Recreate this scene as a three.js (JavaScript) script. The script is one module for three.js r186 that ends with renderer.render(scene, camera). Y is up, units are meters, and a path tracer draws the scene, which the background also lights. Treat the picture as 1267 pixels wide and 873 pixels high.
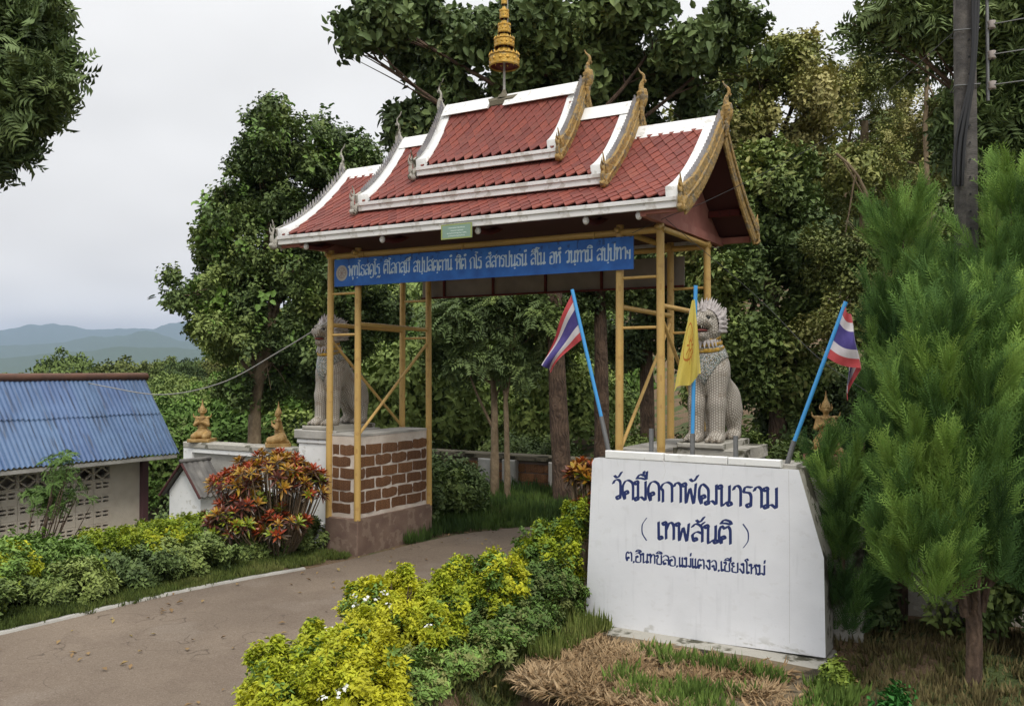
import * as THREE from 'three';
import { mergeGeometries } from 'three/addons/utils/BufferGeometryUtils.js';
import { ImprovedNoise } from 'three/addons/math/ImprovedNoise.js';

// ---------------------------------------------------------------- camera, sky, sun, exposure
const scene = new THREE.Scene();
const FOCAL = 1108.37, PW = 1267, PH = 873;
const camera = new THREE.PerspectiveCamera(42.99, 1024 / 705, 0.1, 20000);
const CAM = new THREE.Vector3(8.381, 2.5, 9.302);
const FWD = new THREE.Vector3(-0.50847, 0.01773, -0.86089).normalize();
camera.position.copy(CAM);
camera.lookAt(CAM.clone().add(FWD));
camera.rotateZ(0.001);
camera.updateMatrixWorld(true);
const renderer = new THREE.WebGLRenderer({ antialias: true });
renderer.toneMapping = THREE.LinearToneMapping;
renderer.toneMappingExposure = 1.2;
renderer.shadowMap.enabled = true;
const perlin = new ImprovedNoise();
const noise = (x, y, z = 0) => perlin.noise(x, y, z);
const fbm = (x, y, z = 0, o = 4) => { let s = 0, a = 1, t = 0; for (let i = 0; i < o; i++) { s += a * noise(x, y, z); t += a; x *= 2.03; y *= 2.03; z *= 2.03; a *= 0.5; } return s / t; };
const clamp = (v, a = 0, b = 1) => Math.min(b, Math.max(a, v));
const lerp = (a, b, t) => a + (b - a) * t;
const smooth = (a, b, x) => { const t = clamp((x - a) / (b - a)); return t * t * (3 - 2 * t); };
{ // overcast sky: even pale cloud, brighter towards the zenith as overcast skies are, with thin grey cloud bands
  const W = 512, H = 256, data = new Float32Array(W * H * 4);
  for (let j = 0; j < H; j++) for (let i = 0; i < W; i++) {
    const el = ((j + 0.5) / H - 0.5) * Math.PI, az = ((i + 0.5) / W - 0.5) * 2 * Math.PI;
    const x = Math.cos(az) * Math.cos(el), z = Math.sin(az) * Math.cos(el), y = Math.sin(el), s = Math.max(0, y);
    let L = 0.64 + 0.95 * Math.pow(s, 1.5) + 0.1 * smooth(0.3, 0.0, s);
    const k = 1 / (s + 0.18), c = fbm(x * k * 1.3 + 3, z * k * 1.3 + 7, 1.7, 5), b = fbm(x * 5 + 9, y * 34, z * 5 + 2, 4);
    L *= 1 + 0.26 * c;
    L *= 1 - 0.3 * smooth(-0.05, 0.35, b) * smooth(0.14, 0.03, s) * smooth(-0.01, 0.012, y);
    const cool = smooth(0.3, 0.0, s) * 0.02, o = (j * W + i) * 4;
    data[o] = L * (1.0 + cool * 1.6); data[o + 1] = L * (1.0 + cool * 0.4); data[o + 2] = L * (1.0 - cool); data[o + 3] = 1;
    if (y < 0) { const g = smooth(0, -0.1, y); data[o] = lerp(data[o], 0.16, g); data[o + 1] = lerp(data[o + 1], 0.18, g); data[o + 2] = lerp(data[o + 2], 0.13, g); }
  }
  const t = new THREE.DataTexture(data, W, H, THREE.RGBAFormat, THREE.FloatType);
  t.mapping = THREE.EquirectangularReflectionMapping; t.magFilter = THREE.LinearFilter; t.minFilter = THREE.LinearFilter; t.needsUpdate = true;
  scene.background = t; scene.environment = t;
}
const sun = new THREE.DirectionalLight(new THREE.Color(1, 0.95, 0.87), 1.4);
sun.name = 'sun';
sun.position.set(24, 42, 22); sun.target.position.set(2, 0, 0);
sun.castShadow = true; sun.shadow.radius = 26; sun.shadow.mapSize.set(2048, 2048);
Object.assign(sun.shadow.camera, { left: -30, right: 30, top: 30, bottom: -30, near: 1, far: 120 });
scene.add(sun, sun.target);
scene.fog = new THREE.FogExp2(new THREE.Color(0.56, 0.72, 1.0), 0.000115);

// ---------------------------------------------------------------- helpers
const V = (x, y, z) => new THREE.Vector3(x, y, z);
const rgb = (r, g, b) => new THREE.Color().setRGB(r, g, b);
function rng(seed) { let s = (seed * 2654435761) >>> 0; return () => { s = (s + 0x6d2b79f5) | 0; let t = Math.imul(s ^ (s >>> 15), 1 | s); t = (t + Math.imul(t ^ (t >>> 7), 61 | t)) ^ t; return ((t ^ (t >>> 14)) >>> 0) / 4294967296; }; }
const RX = V(0, 0, 0), RU = V(0, 0, 0);
{ const e = camera.matrixWorld.elements; RX.set(e[0], e[1], e[2]); RU.set(e[4], e[5], e[6]); }
const ray = (x, y) => FWD.clone().addScaledVector(RX, (x - PW / 2) / FOCAL).addScaledVector(RU, -(y - PH / 2) / FOCAL);
const atDepth = (D, x, y) => CAM.clone().addScaledVector(ray(x, y), D);           // a point at forward distance D
const onPlane = (axis, v, x, y) => { const d = ray(x, y); return CAM.clone().addScaledVector(d, (v - CAM[axis]) / d[axis]); };
const taken = new Map();
function uniq(n) { const k = taken.get(n) ?? 0; taken.set(n, k + 1); return k ? n + '_' + String(k).padStart(3, '0') : n; }
function thing(name, label, category, group) { const g = new THREE.Group(); g.name = uniq(name); g.userData = { label, category }; if (group) g.userData.group = group; scene.add(g); return g; }
function part(parent, name, geo, mat, kind) { const m = new THREE.Mesh(geo, mat); m.name = name; m.castShadow = m.receiveShadow = true; if (kind) m.userData.kind = kind; parent.add(m); return m; }
function solo(name, geo, mat, label, category, group) { const m = new THREE.Mesh(geo, mat); m.name = uniq(name); m.castShadow = m.receiveShadow = true; m.userData = { label, category }; if (group) m.userData.group = group; scene.add(m); return m; }
function struct(name, geo, mat, label) { const m = new THREE.Mesh(geo, mat); m.name = uniq(name); m.castShadow = m.receiveShadow = true; m.userData = { kind: 'structure', label }; scene.add(m); return m; }
// texture coordinates in metres, taken from the face's own axis
function metric(geo, s = 1) {
  const g = geo.index ? geo.toNonIndexed() : geo, p = g.attributes.position, n = g.attributes.normal, uv = new Float32Array(p.count * 2);
  for (let i = 0; i < p.count; i += 3) {
    let ax = 0, ay = 0, az = 0; for (let k = 0; k < 3; k++) { ax += Math.abs(n.getX(i + k)); ay += Math.abs(n.getY(i + k)); az += Math.abs(n.getZ(i + k)); }
    for (let k = 0; k < 3; k++) { const x = p.getX(i + k), y = p.getY(i + k), z = p.getZ(i + k); let a, b; if (ay >= ax && ay >= az) { a = x; b = z; } else if (ax >= az) { a = z; b = y; } else { a = x; b = y; } uv[(i + k) * 2] = a / s; uv[(i + k) * 2 + 1] = b / s; }
  }
  g.setAttribute('uv', new THREE.BufferAttribute(uv, 2)); return g;
}
const box = (x0, x1, y0, y1, z0, z1) => metric(new THREE.BoxGeometry(x1 - x0, y1 - y0, z1 - z0).translate((x0 + x1) / 2, (y0 + y1) / 2, (z0 + z1) / 2));
// box with chamfered long edges (an extruded rounded outline)
function bevelBox(x0, x1, y0, y1, z0, z1, r = 0.01) {
  const w = x1 - x0, h = y1 - y0, d = z1 - z0, sh = new THREE.Shape();
  sh.moveTo(-w / 2 + r, -h / 2 + r); sh.lineTo(w / 2 - r, -h / 2 + r); sh.lineTo(w / 2 - r, h / 2 - r); sh.lineTo(-w / 2 + r, h / 2 - r); sh.closePath();
  const g = new THREE.ExtrudeGeometry(sh, { depth: d - 2 * r, bevelEnabled: true, bevelThickness: r, bevelSize: r, bevelSegments: 1, steps: 1 });
  g.translate((x0 + x1) / 2, (y0 + y1) / 2, z0 + r); return metric(g);
}
// tapered tube through points
function limb(pts, r0, r1, rs = 7, seg = 0, wob = 0, seed = 1) {
  const c = new THREE.CatmullRomCurve3(pts), n = seg || Math.max(4, pts.length * 4), fr = c.computeFrenetFrames(n, false), pos = [], uv = [], idx = [], R = rng(seed), L = c.getLength();
  for (let i = 0; i <= n; i++) {
    const t = i / n, p = c.getPointAt(t), r = lerp(r0, r1, t) * (1 + wob * (R() - 0.5));
    for (let j = 0; j <= rs; j++) { const a = (j / rs) * Math.PI * 2; const q = p.clone().addScaledVector(fr.normals[i], Math.cos(a) * r).addScaledVector(fr.binormals[i], Math.sin(a) * r); pos.push(q.x, q.y, q.z); uv.push((j / rs) * Math.max(0.2, Math.round(r0 * 6.28 * 4) / 4), t * L); }
  }
  for (let i = 0; i < n; i++) for (let j = 0; j < rs; j++) { const a = i * (rs + 1) + j, b = a + rs + 1; idx.push(a, b, a + 1, b, b + 1, a + 1); }
  const ends = [0, n]; for (const e of ends) { const c0 = pos.length / 3, p = c.getPointAt(e / n); pos.push(p.x, p.y, p.z); uv.push(0, 0); for (let j = 0; j < rs; j++) { const a = e * (rs + 1) + j; e ? idx.push(a, c0, a + 1) : idx.push(a, a + 1, c0); } }
  const g = new THREE.BufferGeometry(); g.setAttribute('position', new THREE.Float32BufferAttribute(pos, 3)); g.setAttribute('uv', new THREE.Float32BufferAttribute(uv, 2)); g.setIndex(idx); g.computeVertexNormals(); return g;
}
const rod = (a, b, r, rs = 10) => limb([a, b], r, r, rs, 1);
const merge = (l) => mergeGeometries(l.map((g) => { const h = g.index ? g.toNonIndexed() : g; for (const k of Object.keys(h.attributes)) if (!['position', 'normal', 'uv', 'color'].includes(k)) h.deleteAttribute(k); if (!h.attributes.uv) h.setAttribute('uv', new THREE.Float32BufferAttribute(new Float32Array(h.attributes.position.count * 2), 2)); return h; }));
// a lathe with a clean profile: pairs [radius, height]
const lathe = (prof, n = 24) => new THREE.LatheGeometry(prof.map(([r, y]) => new THREE.Vector2(Math.max(r, 0.0005), y)), n);
// surface nets over a signed distance field
function sdfMesh(f, lo, hi, cell) {
  const nx = Math.ceil((hi.x - lo.x) / cell) + 1, ny = Math.ceil((hi.y - lo.y) / cell) + 1, nz = Math.ceil((hi.z - lo.z) / cell) + 1, d = new Float32Array(nx * ny * nz), I = (i, j, k) => (k * ny + j) * nx + i;
  for (let k = 0; k < nz; k++) for (let j = 0; j < ny; j++) for (let i = 0; i < nx; i++) d[I(i, j, k)] = f(lo.x + i * cell, lo.y + j * cell, lo.z + k * cell);
  const id = new Int32Array(nx * ny * nz).fill(-1), pos = [], idx = [];
  const E = [[0, 1], [2, 3], [4, 5], [6, 7], [0, 2], [1, 3], [4, 6], [5, 7], [0, 4], [1, 5], [2, 6], [3, 7]];
  for (let k = 0; k < nz - 1; k++) for (let j = 0; j < ny - 1; j++) for (let i = 0; i < nx - 1; i++) {
    const v = []; for (let c = 0; c < 8; c++) v.push(d[I(i + (c & 1), j + ((c >> 1) & 1), k + (c >> 2))]);
    let s = [0, 0, 0], n = 0;
    for (const [a, b] of E) if ((v[a] < 0) !== (v[b] < 0)) { const t = v[a] / (v[a] - v[b]); s[0] += (a & 1) + t * ((b & 1) - (a & 1)); s[1] += ((a >> 1) & 1) + t * (((b >> 1) & 1) - ((a >> 1) & 1)); s[2] += (a >> 2) + t * ((b >> 2) - (a >> 2)); n++; }
    if (!n) continue;
    id[I(i, j, k)] = pos.length / 3; pos.push(lo.x + (i + s[0] / n) * cell, lo.y + (j + s[1] / n) * cell, lo.z + (k + s[2] / n) * cell);
  }
  const quad = (a, b, c, e, flip) => { if (a < 0 || b < 0 || c < 0 || e < 0) return; flip ? idx.push(a, c, b, a, e, c) : idx.push(a, b, c, a, c, e); };
  for (let k = 1; k < nz - 1; k++) for (let j = 1; j < ny - 1; j++) for (let i = 1; i < nx - 1; i++) {
    const v = d[I(i, j, k)] < 0;
    if (v !== (d[I(i + 1, j, k)] < 0)) quad(id[I(i, j - 1, k - 1)], id[I(i, j, k - 1)], id[I(i, j, k)], id[I(i, j - 1, k)], !v);
    if (v !== (d[I(i, j + 1, k)] < 0)) quad(id[I(i - 1, j, k - 1)], id[I(i - 1, j, k)], id[I(i, j, k)], id[I(i, j, k - 1)], !v);
    if (v !== (d[I(i, j, k + 1)] < 0)) quad(id[I(i - 1, j - 1, k)], id[I(i, j - 1, k)], id[I(i, j, k)], id[I(i - 1, j, k)], !v);
  }
  const g = new THREE.BufferGeometry(); g.setAttribute('position', new THREE.Float32BufferAttribute(pos, 3)); g.setIndex(idx); g.computeVertexNormals();
  return g;
}
const smin = (a, b, k) => { const h = Math.max(k - Math.abs(a - b), 0) / k; return Math.min(a, b) - h * h * k * 0.25; };
const capsule = (x, y, z, a, b, ra, rb) => { const bx = b[0] - a[0], by = b[1] - a[1], bz = b[2] - a[2], px = x - a[0], py = y - a[1], pz = z - a[2], t = clamp((px * bx + py * by + pz * bz) / (bx * bx + by * by + bz * bz + 1e-9)); return Math.hypot(px - bx * t, py - by * t, pz - bz * t) - lerp(ra, rb, t); };
const ellip = (x, y, z, c, r) => { const dx = (x - c[0]) / r[0], dy = (y - c[1]) / r[1], dz = (z - c[2]) / r[2], k = Math.hypot(dx, dy, dz); return (k - 1) * Math.min(r[0], r[1], r[2]); };

// ---------------------------------------------------------------- procedural textures
// fn(u, v, x, y) -> [r, g, b] in sRGB 0..255; tiles when the noise that it uses does
function texture(n, fn, srgb = true, m = n) {
  const d = new Uint8Array(n * m * 4);
  for (let y = 0; y < m; y++) for (let x = 0; x < n; x++) { const c = fn(x / n, y / m, x, y), o = (y * n + x) * 4; d[o] = clamp(c[0], 0, 255); d[o + 1] = clamp(c[1], 0, 255); d[o + 2] = clamp(c[2], 0, 255); d[o + 3] = 255; }
  const t = new THREE.DataTexture(d, n, m); t.wrapS = t.wrapT = THREE.RepeatWrapping; t.magFilter = THREE.LinearFilter; t.minFilter = THREE.LinearMipmapLinearFilter; t.generateMipmaps = true; if (srgb) t.colorSpace = THREE.SRGBColorSpace; t.needsUpdate = true; return t;
}
// periodic noise on the unit square
const LAT = (() => { const R = rng(99), d = new Float32Array(65536); for (let i = 0; i < 65536; i++) d[i] = R() * 2 - 1; return d; })();
function vn(x, y, px, py, s) { const xi = Math.floor(x), yi = Math.floor(y), fx = x - xi, fy = y - yi, u = fx * fx * (3 - 2 * fx), v = fy * fy * (3 - 2 * fy), x0 = ((xi % px) + px) % px, x1 = (x0 + 1) % px, y0 = ((yi % py) + py) % py, y1 = (y0 + 1) % py, h = (a, b) => LAT[(a * 131 + b * 7919 + s * 3571) & 65535], a = h(x0, y0), b = h(x1, y0), c = h(x0, y1), d = h(x1, y1); return a + (b - a) * u + (c - a + (a - b - c + d) * u) * v; }
const tn = (u, v, f, s = 0, o = 4) => { let r = 0, a = 1, t = 0, q = f; for (let i = 0; i < o; i++) { r += a * vn(u * q, v * q, q, q, s + i * 17); t += a; q *= 2; a *= 0.55; } return (r / t) * 1.15; };
const ts = (u, v, fu, fv, s = 0) => { let r = 0, a = 1, t = 0; for (let i = 0; i < 3; i++) { r += a * vn(u * fu, v * fv, fu, fv, s + i * 13); t += a; fu *= 2; fv *= 2; a *= 0.55; } return r / t; };
const fn2 = (x, y, s = 0, o = 4) => { let r = 0, a = 1, t = 0; for (let i = 0; i < o; i++) { r += a * vn(x, y, 4096, 4096, s + i * 29); t += a; x *= 2.03; y *= 2.03; a *= 0.5; } return r / t; };
const speck = (n, seed) => { const R = rng(seed), d = new Float32Array(n * n); for (let i = 0; i < d.length; i++) d[i] = R(); return (x, y) => d[(((y % n) + n) % n) * n + (((x % n) + n) % n)]; };
const mix3 = (a, b, t) => [lerp(a[0], b[0], t), lerp(a[1], b[1], t), lerp(a[2], b[2], t)];
function surf(colorTex, bumpTex, o = {}) { return new THREE.MeshStandardMaterial({ map: colorTex, bumpMap: bumpTex ?? null, bumpScale: o.bump ?? 0.004, roughness: o.rough ?? 0.85, metalness: o.metal ?? 0, color: o.color ?? 0xffffff, side: THREE.DoubleSide }); }
const plain = (r, g, b, rough = 0.8, metal = 0) => new THREE.MeshStandardMaterial({ color: rgb(r, g, b), roughness: rough, metalness: metal, side: THREE.DoubleSide });
const sp = speck(256, 5);
const texConcrete = texture(256, (u, v, x, y) => { const a = tn(u, v, 5, 1) * 0.5 + 0.5, b = sp(x, y); return mix3([150, 147, 140], [186, 183, 176], a).map((c) => c + (b - 0.5) * 22); });
const texMossy = texture(512, (u, v, x, y) => { const a = tn(u, v, 4, 11, 5), m = smooth(0.0, 0.35, a + 0.25 * tn(u, v, 18, 4)); const b = (sp(x, y) - 0.5) * 20; return mix3([172, 168, 158], [74, 72, 58], m).map((c) => c + b); });
const texWhite = texture(512, (u, v, x, y) => { const a = tn(u, v, 6, 2), d = smooth(0.25, 0.6, tn(u * 1, v, 14, 8)), b = (sp(x, y) - 0.5) * 6; return mix3([236, 236, 234], [190, 187, 178], d * 0.6).map((c) => c + a * 8 + b); });
const bumpFine = texture(256, (u, v, x, y) => { const a = 128 + tn(u, v, 16, 3) * 80 + (sp(x, y) - 0.5) * 60; return [a, a, a]; }, false);
const bumpRough = texture(256, (u, v, x, y) => { const a = 128 + tn(u, v, 22, 9, 5) * 150 + (sp(x + 7, y) - 0.5) * 70; return [a, a, a]; }, false);
const texGold = texture(256, (u, v, x, y) => { const a = tn(u, v, 9, 6, 4), g = smooth(0.15, 0.45, tn(u, v, 7, 21)); return mix3(mix3([178, 134, 42], [206, 170, 82], a * 0.5 + 0.5), [128, 116, 92], g * 0.7).map((c) => c + (sp(x, y) - 0.5) * 26); });
const texOldGold = texture(256, (u, v, x, y) => { const a = tn(u, v, 9, 6, 4), g = smooth(0.0, 0.4, tn(u, v, 7, 21)); return mix3(mix3([148, 116, 58], [182, 152, 94], a * 0.5 + 0.5), [116, 106, 90], g * 0.8).map((c) => c + (sp(x, y) - 0.5) * 40); });
const texYellowPole = texture(256, (u, v, x, y) => { const a = tn(u, v, 5, 13), r = smooth(0.28, 0.42, tn(u, v, 13, 2)); return mix3(mix3([206, 170, 96], [190, 156, 96], a * 0.5 + 0.5), [140, 92, 50], r * 0.22).map((c) => c + (sp(x, y) - 0.5) * 12); });
const texBark = texture(256, (u, v, x, y) => { const a = tn(u * 1, v * 1, 6, 5), f = Math.sin((u * 12 + tn(u, v, 4, 3) * 1.4) * Math.PI * 2) * 0.5 + 0.5; return mix3([66, 52, 42], [122, 100, 82], clamp(a * 0.6 + 0.3 + f * 0.3)).map((c) => c + (sp(x, y) - 0.5) * 24); });
const texPaleBark = texture(256, (u, v, x, y) => { const a = tn(u, v, 7, 15); return mix3([104, 88, 68], [166, 148, 120], a * 0.6 + 0.5).map((c) => c + (sp(x, y) - 0.5) * 24); });
const bumpBark = texture(256, (u, v, x, y) => { const f = Math.sin((u * 12 + tn(u, v, 4, 3) * 1.4) * Math.PI * 2) * 0.5 + 0.5, a = 60 + f * 110 + tn(u, v, 14, 8) * 70; return [a, a, a]; }, false);
const M = {
  concrete: surf(texConcrete, bumpFine, { rough: 0.9 }), mossy: surf(texMossy, bumpRough, { rough: 0.95, bump: 0.008 }), white: surf(texWhite, bumpFine, { rough: 0.7, bump: 0.002 }),
  gold: surf(texGold, bumpRough, { rough: 0.45, metal: 0.35, bump: 0.006 }), oldGold: surf(texOldGold, bumpRough, { rough: 0.6, metal: 0.1, bump: 0.012 }), pole: surf(texYellowPole, bumpFine, { rough: 0.5, bump: 0.001 }),
  bark: surf(texBark, bumpBark, { rough: 0.95, bump: 0.02 }), paleBark: surf(texPaleBark, bumpBark, { rough: 0.95, bump: 0.008 }),
};
// ---------------------------------------------------------------- ground, road, hills
const hillA = atDepth(135, 900, 456), hillB = atDepth(330, 170, 456);
function ground(x, z) {
  const dl = Math.max(0, -1.3 - x), db = Math.max(0, -9 - z);
  let y = -1.75 * (1 - Math.exp(-dl / 3.5)) - 0.28 * Math.max(0, dl - 9) - 0.05 * db;
  y = -22 * (1 - Math.exp(y / 22));
  y += 30 * Math.exp(-((x - hillA.x) ** 2 + (z - hillA.z) ** 2) / (2 * 56 ** 2)) * smooth(14, 60, Math.hypot(x - CAM.x, z - CAM.z));
  y += 14 * Math.exp(-((x - hillB.x) ** 2 + (z - hillB.z) ** 2) / (2 * 105 ** 2)) * smooth(40, 120, Math.hypot(x - CAM.x, z - CAM.z));
  const far = Math.hypot(x - 2, z);
  y += fbm(x * 0.012, z * 0.012, 4) * 4 * smooth(60, 200, far);
  y += fbm(x * 0.7, z * 0.7, 2) * 0.07 * smooth(0, 1.2, Math.max(-0.6 - x, x - 4.0, -2.5 - z - Math.max(0, 1.4 - x)));
  y -= 0.15 * smooth(5.6, 7.2, x) * smooth(0.2, 1.4, z);
  y -= 0.42 * smooth(2.72, 2.95, z) * smooth(4.35, 4.75, x);
  y -= 0.24 * smooth(4.3, 4.5, x) * smooth(0.5, 0.8, z) * smooth(7.2, 6.9, x);
  return y;
}
{
  const texGround = texture(512, (u, v, x, y) => { const a = tn(u, v, 7, 31, 5), g = smooth(-0.15, 0.25, a), b = (sp(x, y) - 0.5) * 34; return mix3([112, 92, 70], [74, 86, 44], g).map((c) => c + b); });
  texGround.repeat.set(1 / 3.1, 1 / 3.1);
  const mat = surf(texGround, bumpRough, { rough: 1, bump: 0.03 });
  const N = 150, A = 160, pos = [], uv = [], idx = [];
  for (let i = 0; i <= N; i++) for (let j = 0; j <= A; j++) {
    const r = i === 0 ? 0 : 0.25 * Math.pow(1.074, i) + i * 0.1, a = (j / A) * Math.PI * 2, x = 3 + r * Math.cos(a), z = 1 + r * Math.sin(a);
    pos.push(x, ground(x, z), z); uv.push(x, z);
  }
  for (let i = 0; i < N; i++) for (let j = 0; j < A; j++) { const a = i * (A + 1) + j, b = a + A + 1; idx.push(a, a + 1, b, b, a + 1, b + 1); }
  const g = new THREE.BufferGeometry(); g.setAttribute('position', new THREE.Float32BufferAttribute(pos, 3)); g.setAttribute('uv', new THREE.Float32BufferAttribute(uv, 2)); g.setIndex(idx); g.computeVertexNormals();
  struct('ground', g, mat, 'earth and grass ground sloping away into the valley');
}
{ // the drive through the gate
  const L = [[-3, 12], [-1.2, 9], [-0.25, 6], [-0.02, 4.5], [0.09, 2.85], [0.3, 1.7], [0.5, 1.0], [0.6, 0.3], [0.68, -1.0], [0.8, -1.9], [1.15, -2.7], [1.75, -3.45], [3.0, -4.3], [5.5, -5.0], [9, -5.4]];
  const Rt = [[9, -2.6], [5.6, -2.3], [4.5, -1.7], [4.15, -0.6], [3.95, 0.8], [3.75, 2.2], [3.7, 3.6], [3.75, 5], [4.3, 6.2], [7, 7.6], [12, 9], [12, 12]];
  const sh = new THREE.Shape([...L, ...Rt].map(([x, z]) => new THREE.Vector2(x, -z)));
  const g = new THREE.ShapeGeometry(sh); g.rotateX(-Math.PI / 2); g.translate(0, 0.012, 0);
  const p = g.attributes.position, uv = new Float32Array(p.count * 2); for (let i = 0; i < p.count; i++) { uv[2 * i] = p.getX(i) / 5.3; uv[2 * i + 1] = p.getZ(i) / 5.3; } g.setAttribute('uv', new THREE.BufferAttribute(uv, 2));
  const tex = texture(1024, (u, v, x, y) => {
    const a = tn(u, v, 4, 41, 5), b = tn(u, v, 15, 17, 4), n = (sp(x, y) - 0.5) * 26 + (sp(x >> 1, y >> 1) - 0.5) * 12;
    let c = mix3([106, 93, 80], [125, 111, 96], clamp(a * 0.8 + 0.5)); c = mix3(c, [98, 84, 72], smooth(0.1, 0.5, b) * 0.28); c = mix3(c, [146, 137, 127], smooth(0.2, 0.6, tn(u, v, 9, 51)) * 0.2); const g2 = sp(x * 3 + 11, y * 5 + 3); if (g2 > 0.985) c = mix3(c, [160, 150, 138], 0.6); if (g2 < 0.012) c = mix3(c, [70, 60, 52], 0.6);
    const crack = smooth(0.012, 0.0, Math.abs(tn(u, v, 6, 77, 4))) * smooth(0, 0.3, tn(u, v, 3, 5)); c = mix3(c, [72, 60, 50], crack * 0.7);
    return c.map((q) => q + n);
  });
  struct('road', g, surf(tex, bumpFine, { rough: 0.92, bump: 0.006 }), 'worn brownish concrete drive passing under the gate');
  const edge = L.slice(2, 7).map(([x, z]) => V(x - 0.02, 0, z)), c = new THREE.CatmullRomCurve3(edge), pos = [], idx = []; const n = 60;
  for (let i = 0; i <= n; i++) { const q = c.getPointAt(i / n), t = c.getTangentAt(i / n), s = V(-t.z, 0, t.x).normalize(), w = 0.034 + 0.012 * noise(i * 0.4, 3, 1), h = 0.035 + 0.01 * noise(i * 0.7, 1, 9); for (const [k, yy] of [[-1, -0.05], [-1, h], [1, h], [1, -0.05]]) pos.push(q.x + s.x * w * k, yy, q.z + s.z * w * k); }
  for (let i = 0; i < n; i++) for (let k = 0; k < 3; k++) { const a = i * 4 + k; idx.push(a, a + 4, a + 1, a + 1, a + 4, a + 5); }
  const e = new THREE.BufferGeometry(); e.setAttribute('position', new THREE.Float32BufferAttribute(pos, 3)); e.setIndex(idx); e.computeVertexNormals();
  struct('kerb', metric(e), surf(texConcrete, bumpRough, { rough: 0.95 }), 'thin pale concrete edging strip along the drive');
}
{ // mountains
  const mat = plain(0.045, 0.075, 0.04, 1);
  const ranges = [[2600, [[-300, 20], [0, 26], [90, 42], [170, 54], [260, 46], [400, 40], [900, 20]], 5], [4300, [[-300, 90], [0, 92], [60, 100], [120, 128], [180, 142], [240, 112], [330, 90], [900, 60]], 9], [6800, [[-300, 200], [-20, 225], [55, 282], [125, 240], [190, 262], [232, 285], [300, 240], [420, 200], [900, 80]], 13]];
  ranges.forEach(([D, prof, seed], k) => {
    const n = 260, rows = 14, pos = [], idx = [];
    for (let i = 0; i <= n; i++) {
      const x = -300 + (1200 * i) / n; let h = prof[prof.length - 1][1];
      for (let q = 0; q < prof.length - 1; q++) if (x >= prof[q][0] && x <= prof[q + 1][0]) { const t = (x - prof[q][0]) / (prof[q + 1][0] - prof[q][0]); h = lerp(prof[q][1], prof[q + 1][1], t * t * (3 - 2 * t)); }
      h *= 1.22 * (1 + 0.2 * fbm(x * 0.025, seed, 2, 5));
      for (let j = 0; j <= rows; j++) {
        const t = j / rows, dd = D * (1 - 0.28 * (1 - t)), p = atDepth(dd, x, 456), prof2 = Math.pow(t, 1.2), rid = fbm(x * 0.03 + t, t * 3 + seed, seed, 4);
        pos.push(p.x, -25 + (h + 25) * prof2 * (1 + 0.25 * rid * (1 - t)), p.z);
      }
    }
    for (let i = 0; i < n; i++) for (let j = 0; j < rows; j++) { const a = i * (rows + 1) + j, b = a + rows + 1; idx.push(a, b, a + 1, a + 1, b, b + 1); }
    const g = new THREE.BufferGeometry(); g.setAttribute('position', new THREE.Float32BufferAttribute(pos, 3)); g.setIndex(idx); g.computeVertexNormals();
    struct('mountains', g, mat, ['forested low hills across the valley', 'blue middle mountain range', 'pale far mountain range'][k]);
  });
}
// ---------------------------------------------------------------- the temple gate
const TA = 0.481, TB = 1.604, TL = 4.302;                 // tower width, tower depth, distance between towers
const gate = thing('temple_gate', 'temple gateway with three-tiered red tiled roof on yellow pipe towers', 'gate');
const texLaterite = texture(256, (u, v, x, y) => { const a = tn(u, v, 10, 3, 5), h = smooth(0.1, 0.35, tn(u, v, 26, 8, 3)); return mix3(mix3([134, 93, 62], [174, 126, 86], a * 0.7 + 0.5), [58, 34, 24], h * 0.75).map((c) => c + (sp(x, y) - 0.5) * 46); });
texLaterite.repeat.set(3, 3);
const bumpLat = bumpRough.clone(); bumpLat.repeat.set(3, 3); bumpLat.needsUpdate = true;
const latMats = [[1.0, 1, 1], [0.84, 0.82, 0.8], [1.12, 1.1, 1.0]].map((c) => { const m = surf(texLaterite, bumpLat, { rough: 1, bump: 0.014 }); m.color = rgb(...c); return m; });
const texMortar = texture(256, (u, v, x, y) => { const a = tn(u, v, 6, 12); return mix3([188, 174, 160], [216, 206, 194], a * 0.6 + 0.5).map((c) => c + (sp(x, y) - 0.5) * 18); });
const mMortar = surf(texMortar, bumpFine, { rough: 0.95, bump: 0.008 });
const texBasePaint = texture(512, (u, v, x, y) => { const a = tn(u, v, 5, 33, 5), s = smooth(0.1, 0.35, tn(u, v, 11, 7)); return mix3(mix3([104, 82, 72], [128, 107, 93], a * 0.7 + 0.5), [158, 140, 122], s * 0.45).map((c) => c + (sp(x, y) - 0.5) * 14); });
const mBasePaint = surf(texBasePaint, bumpFine, { rough: 0.9, bump: 0.006 });
// an uneven block: front face roughly cut, standing proud of the mortar
const blockGeos = [0, 1, 2, 3].map((k) => {
  const R = rng(70 + k), g = new THREE.BoxGeometry(1, 1, 1, 3, 2, 1), p = g.attributes.position, mv = new Map();
  for (let i = 0; i < p.count; i++) { const key = [p.getX(i), p.getY(i), p.getZ(i)].map((q) => q.toFixed(3)).join(); if (!mv.has(key)) mv.set(key, [R() - 0.5, R() - 0.5, R() - 0.5]); const m = mv.get(key), cx = Math.abs(p.getX(i)) > 0.49, cy = Math.abs(p.getY(i)) > 0.49; p.setXYZ(i, p.getX(i) * (cy ? 0.985 : 1) + m[0] * 0.07, p.getY(i) * (cx ? 0.93 : 1) + m[1] * 0.16, p.getZ(i) + (p.getZ(i) > 0 ? m[2] * 0.5 - (cx || cy ? 0.25 : 0) : 0)); }
  g.computeVertexNormals(); return g;
});
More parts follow.
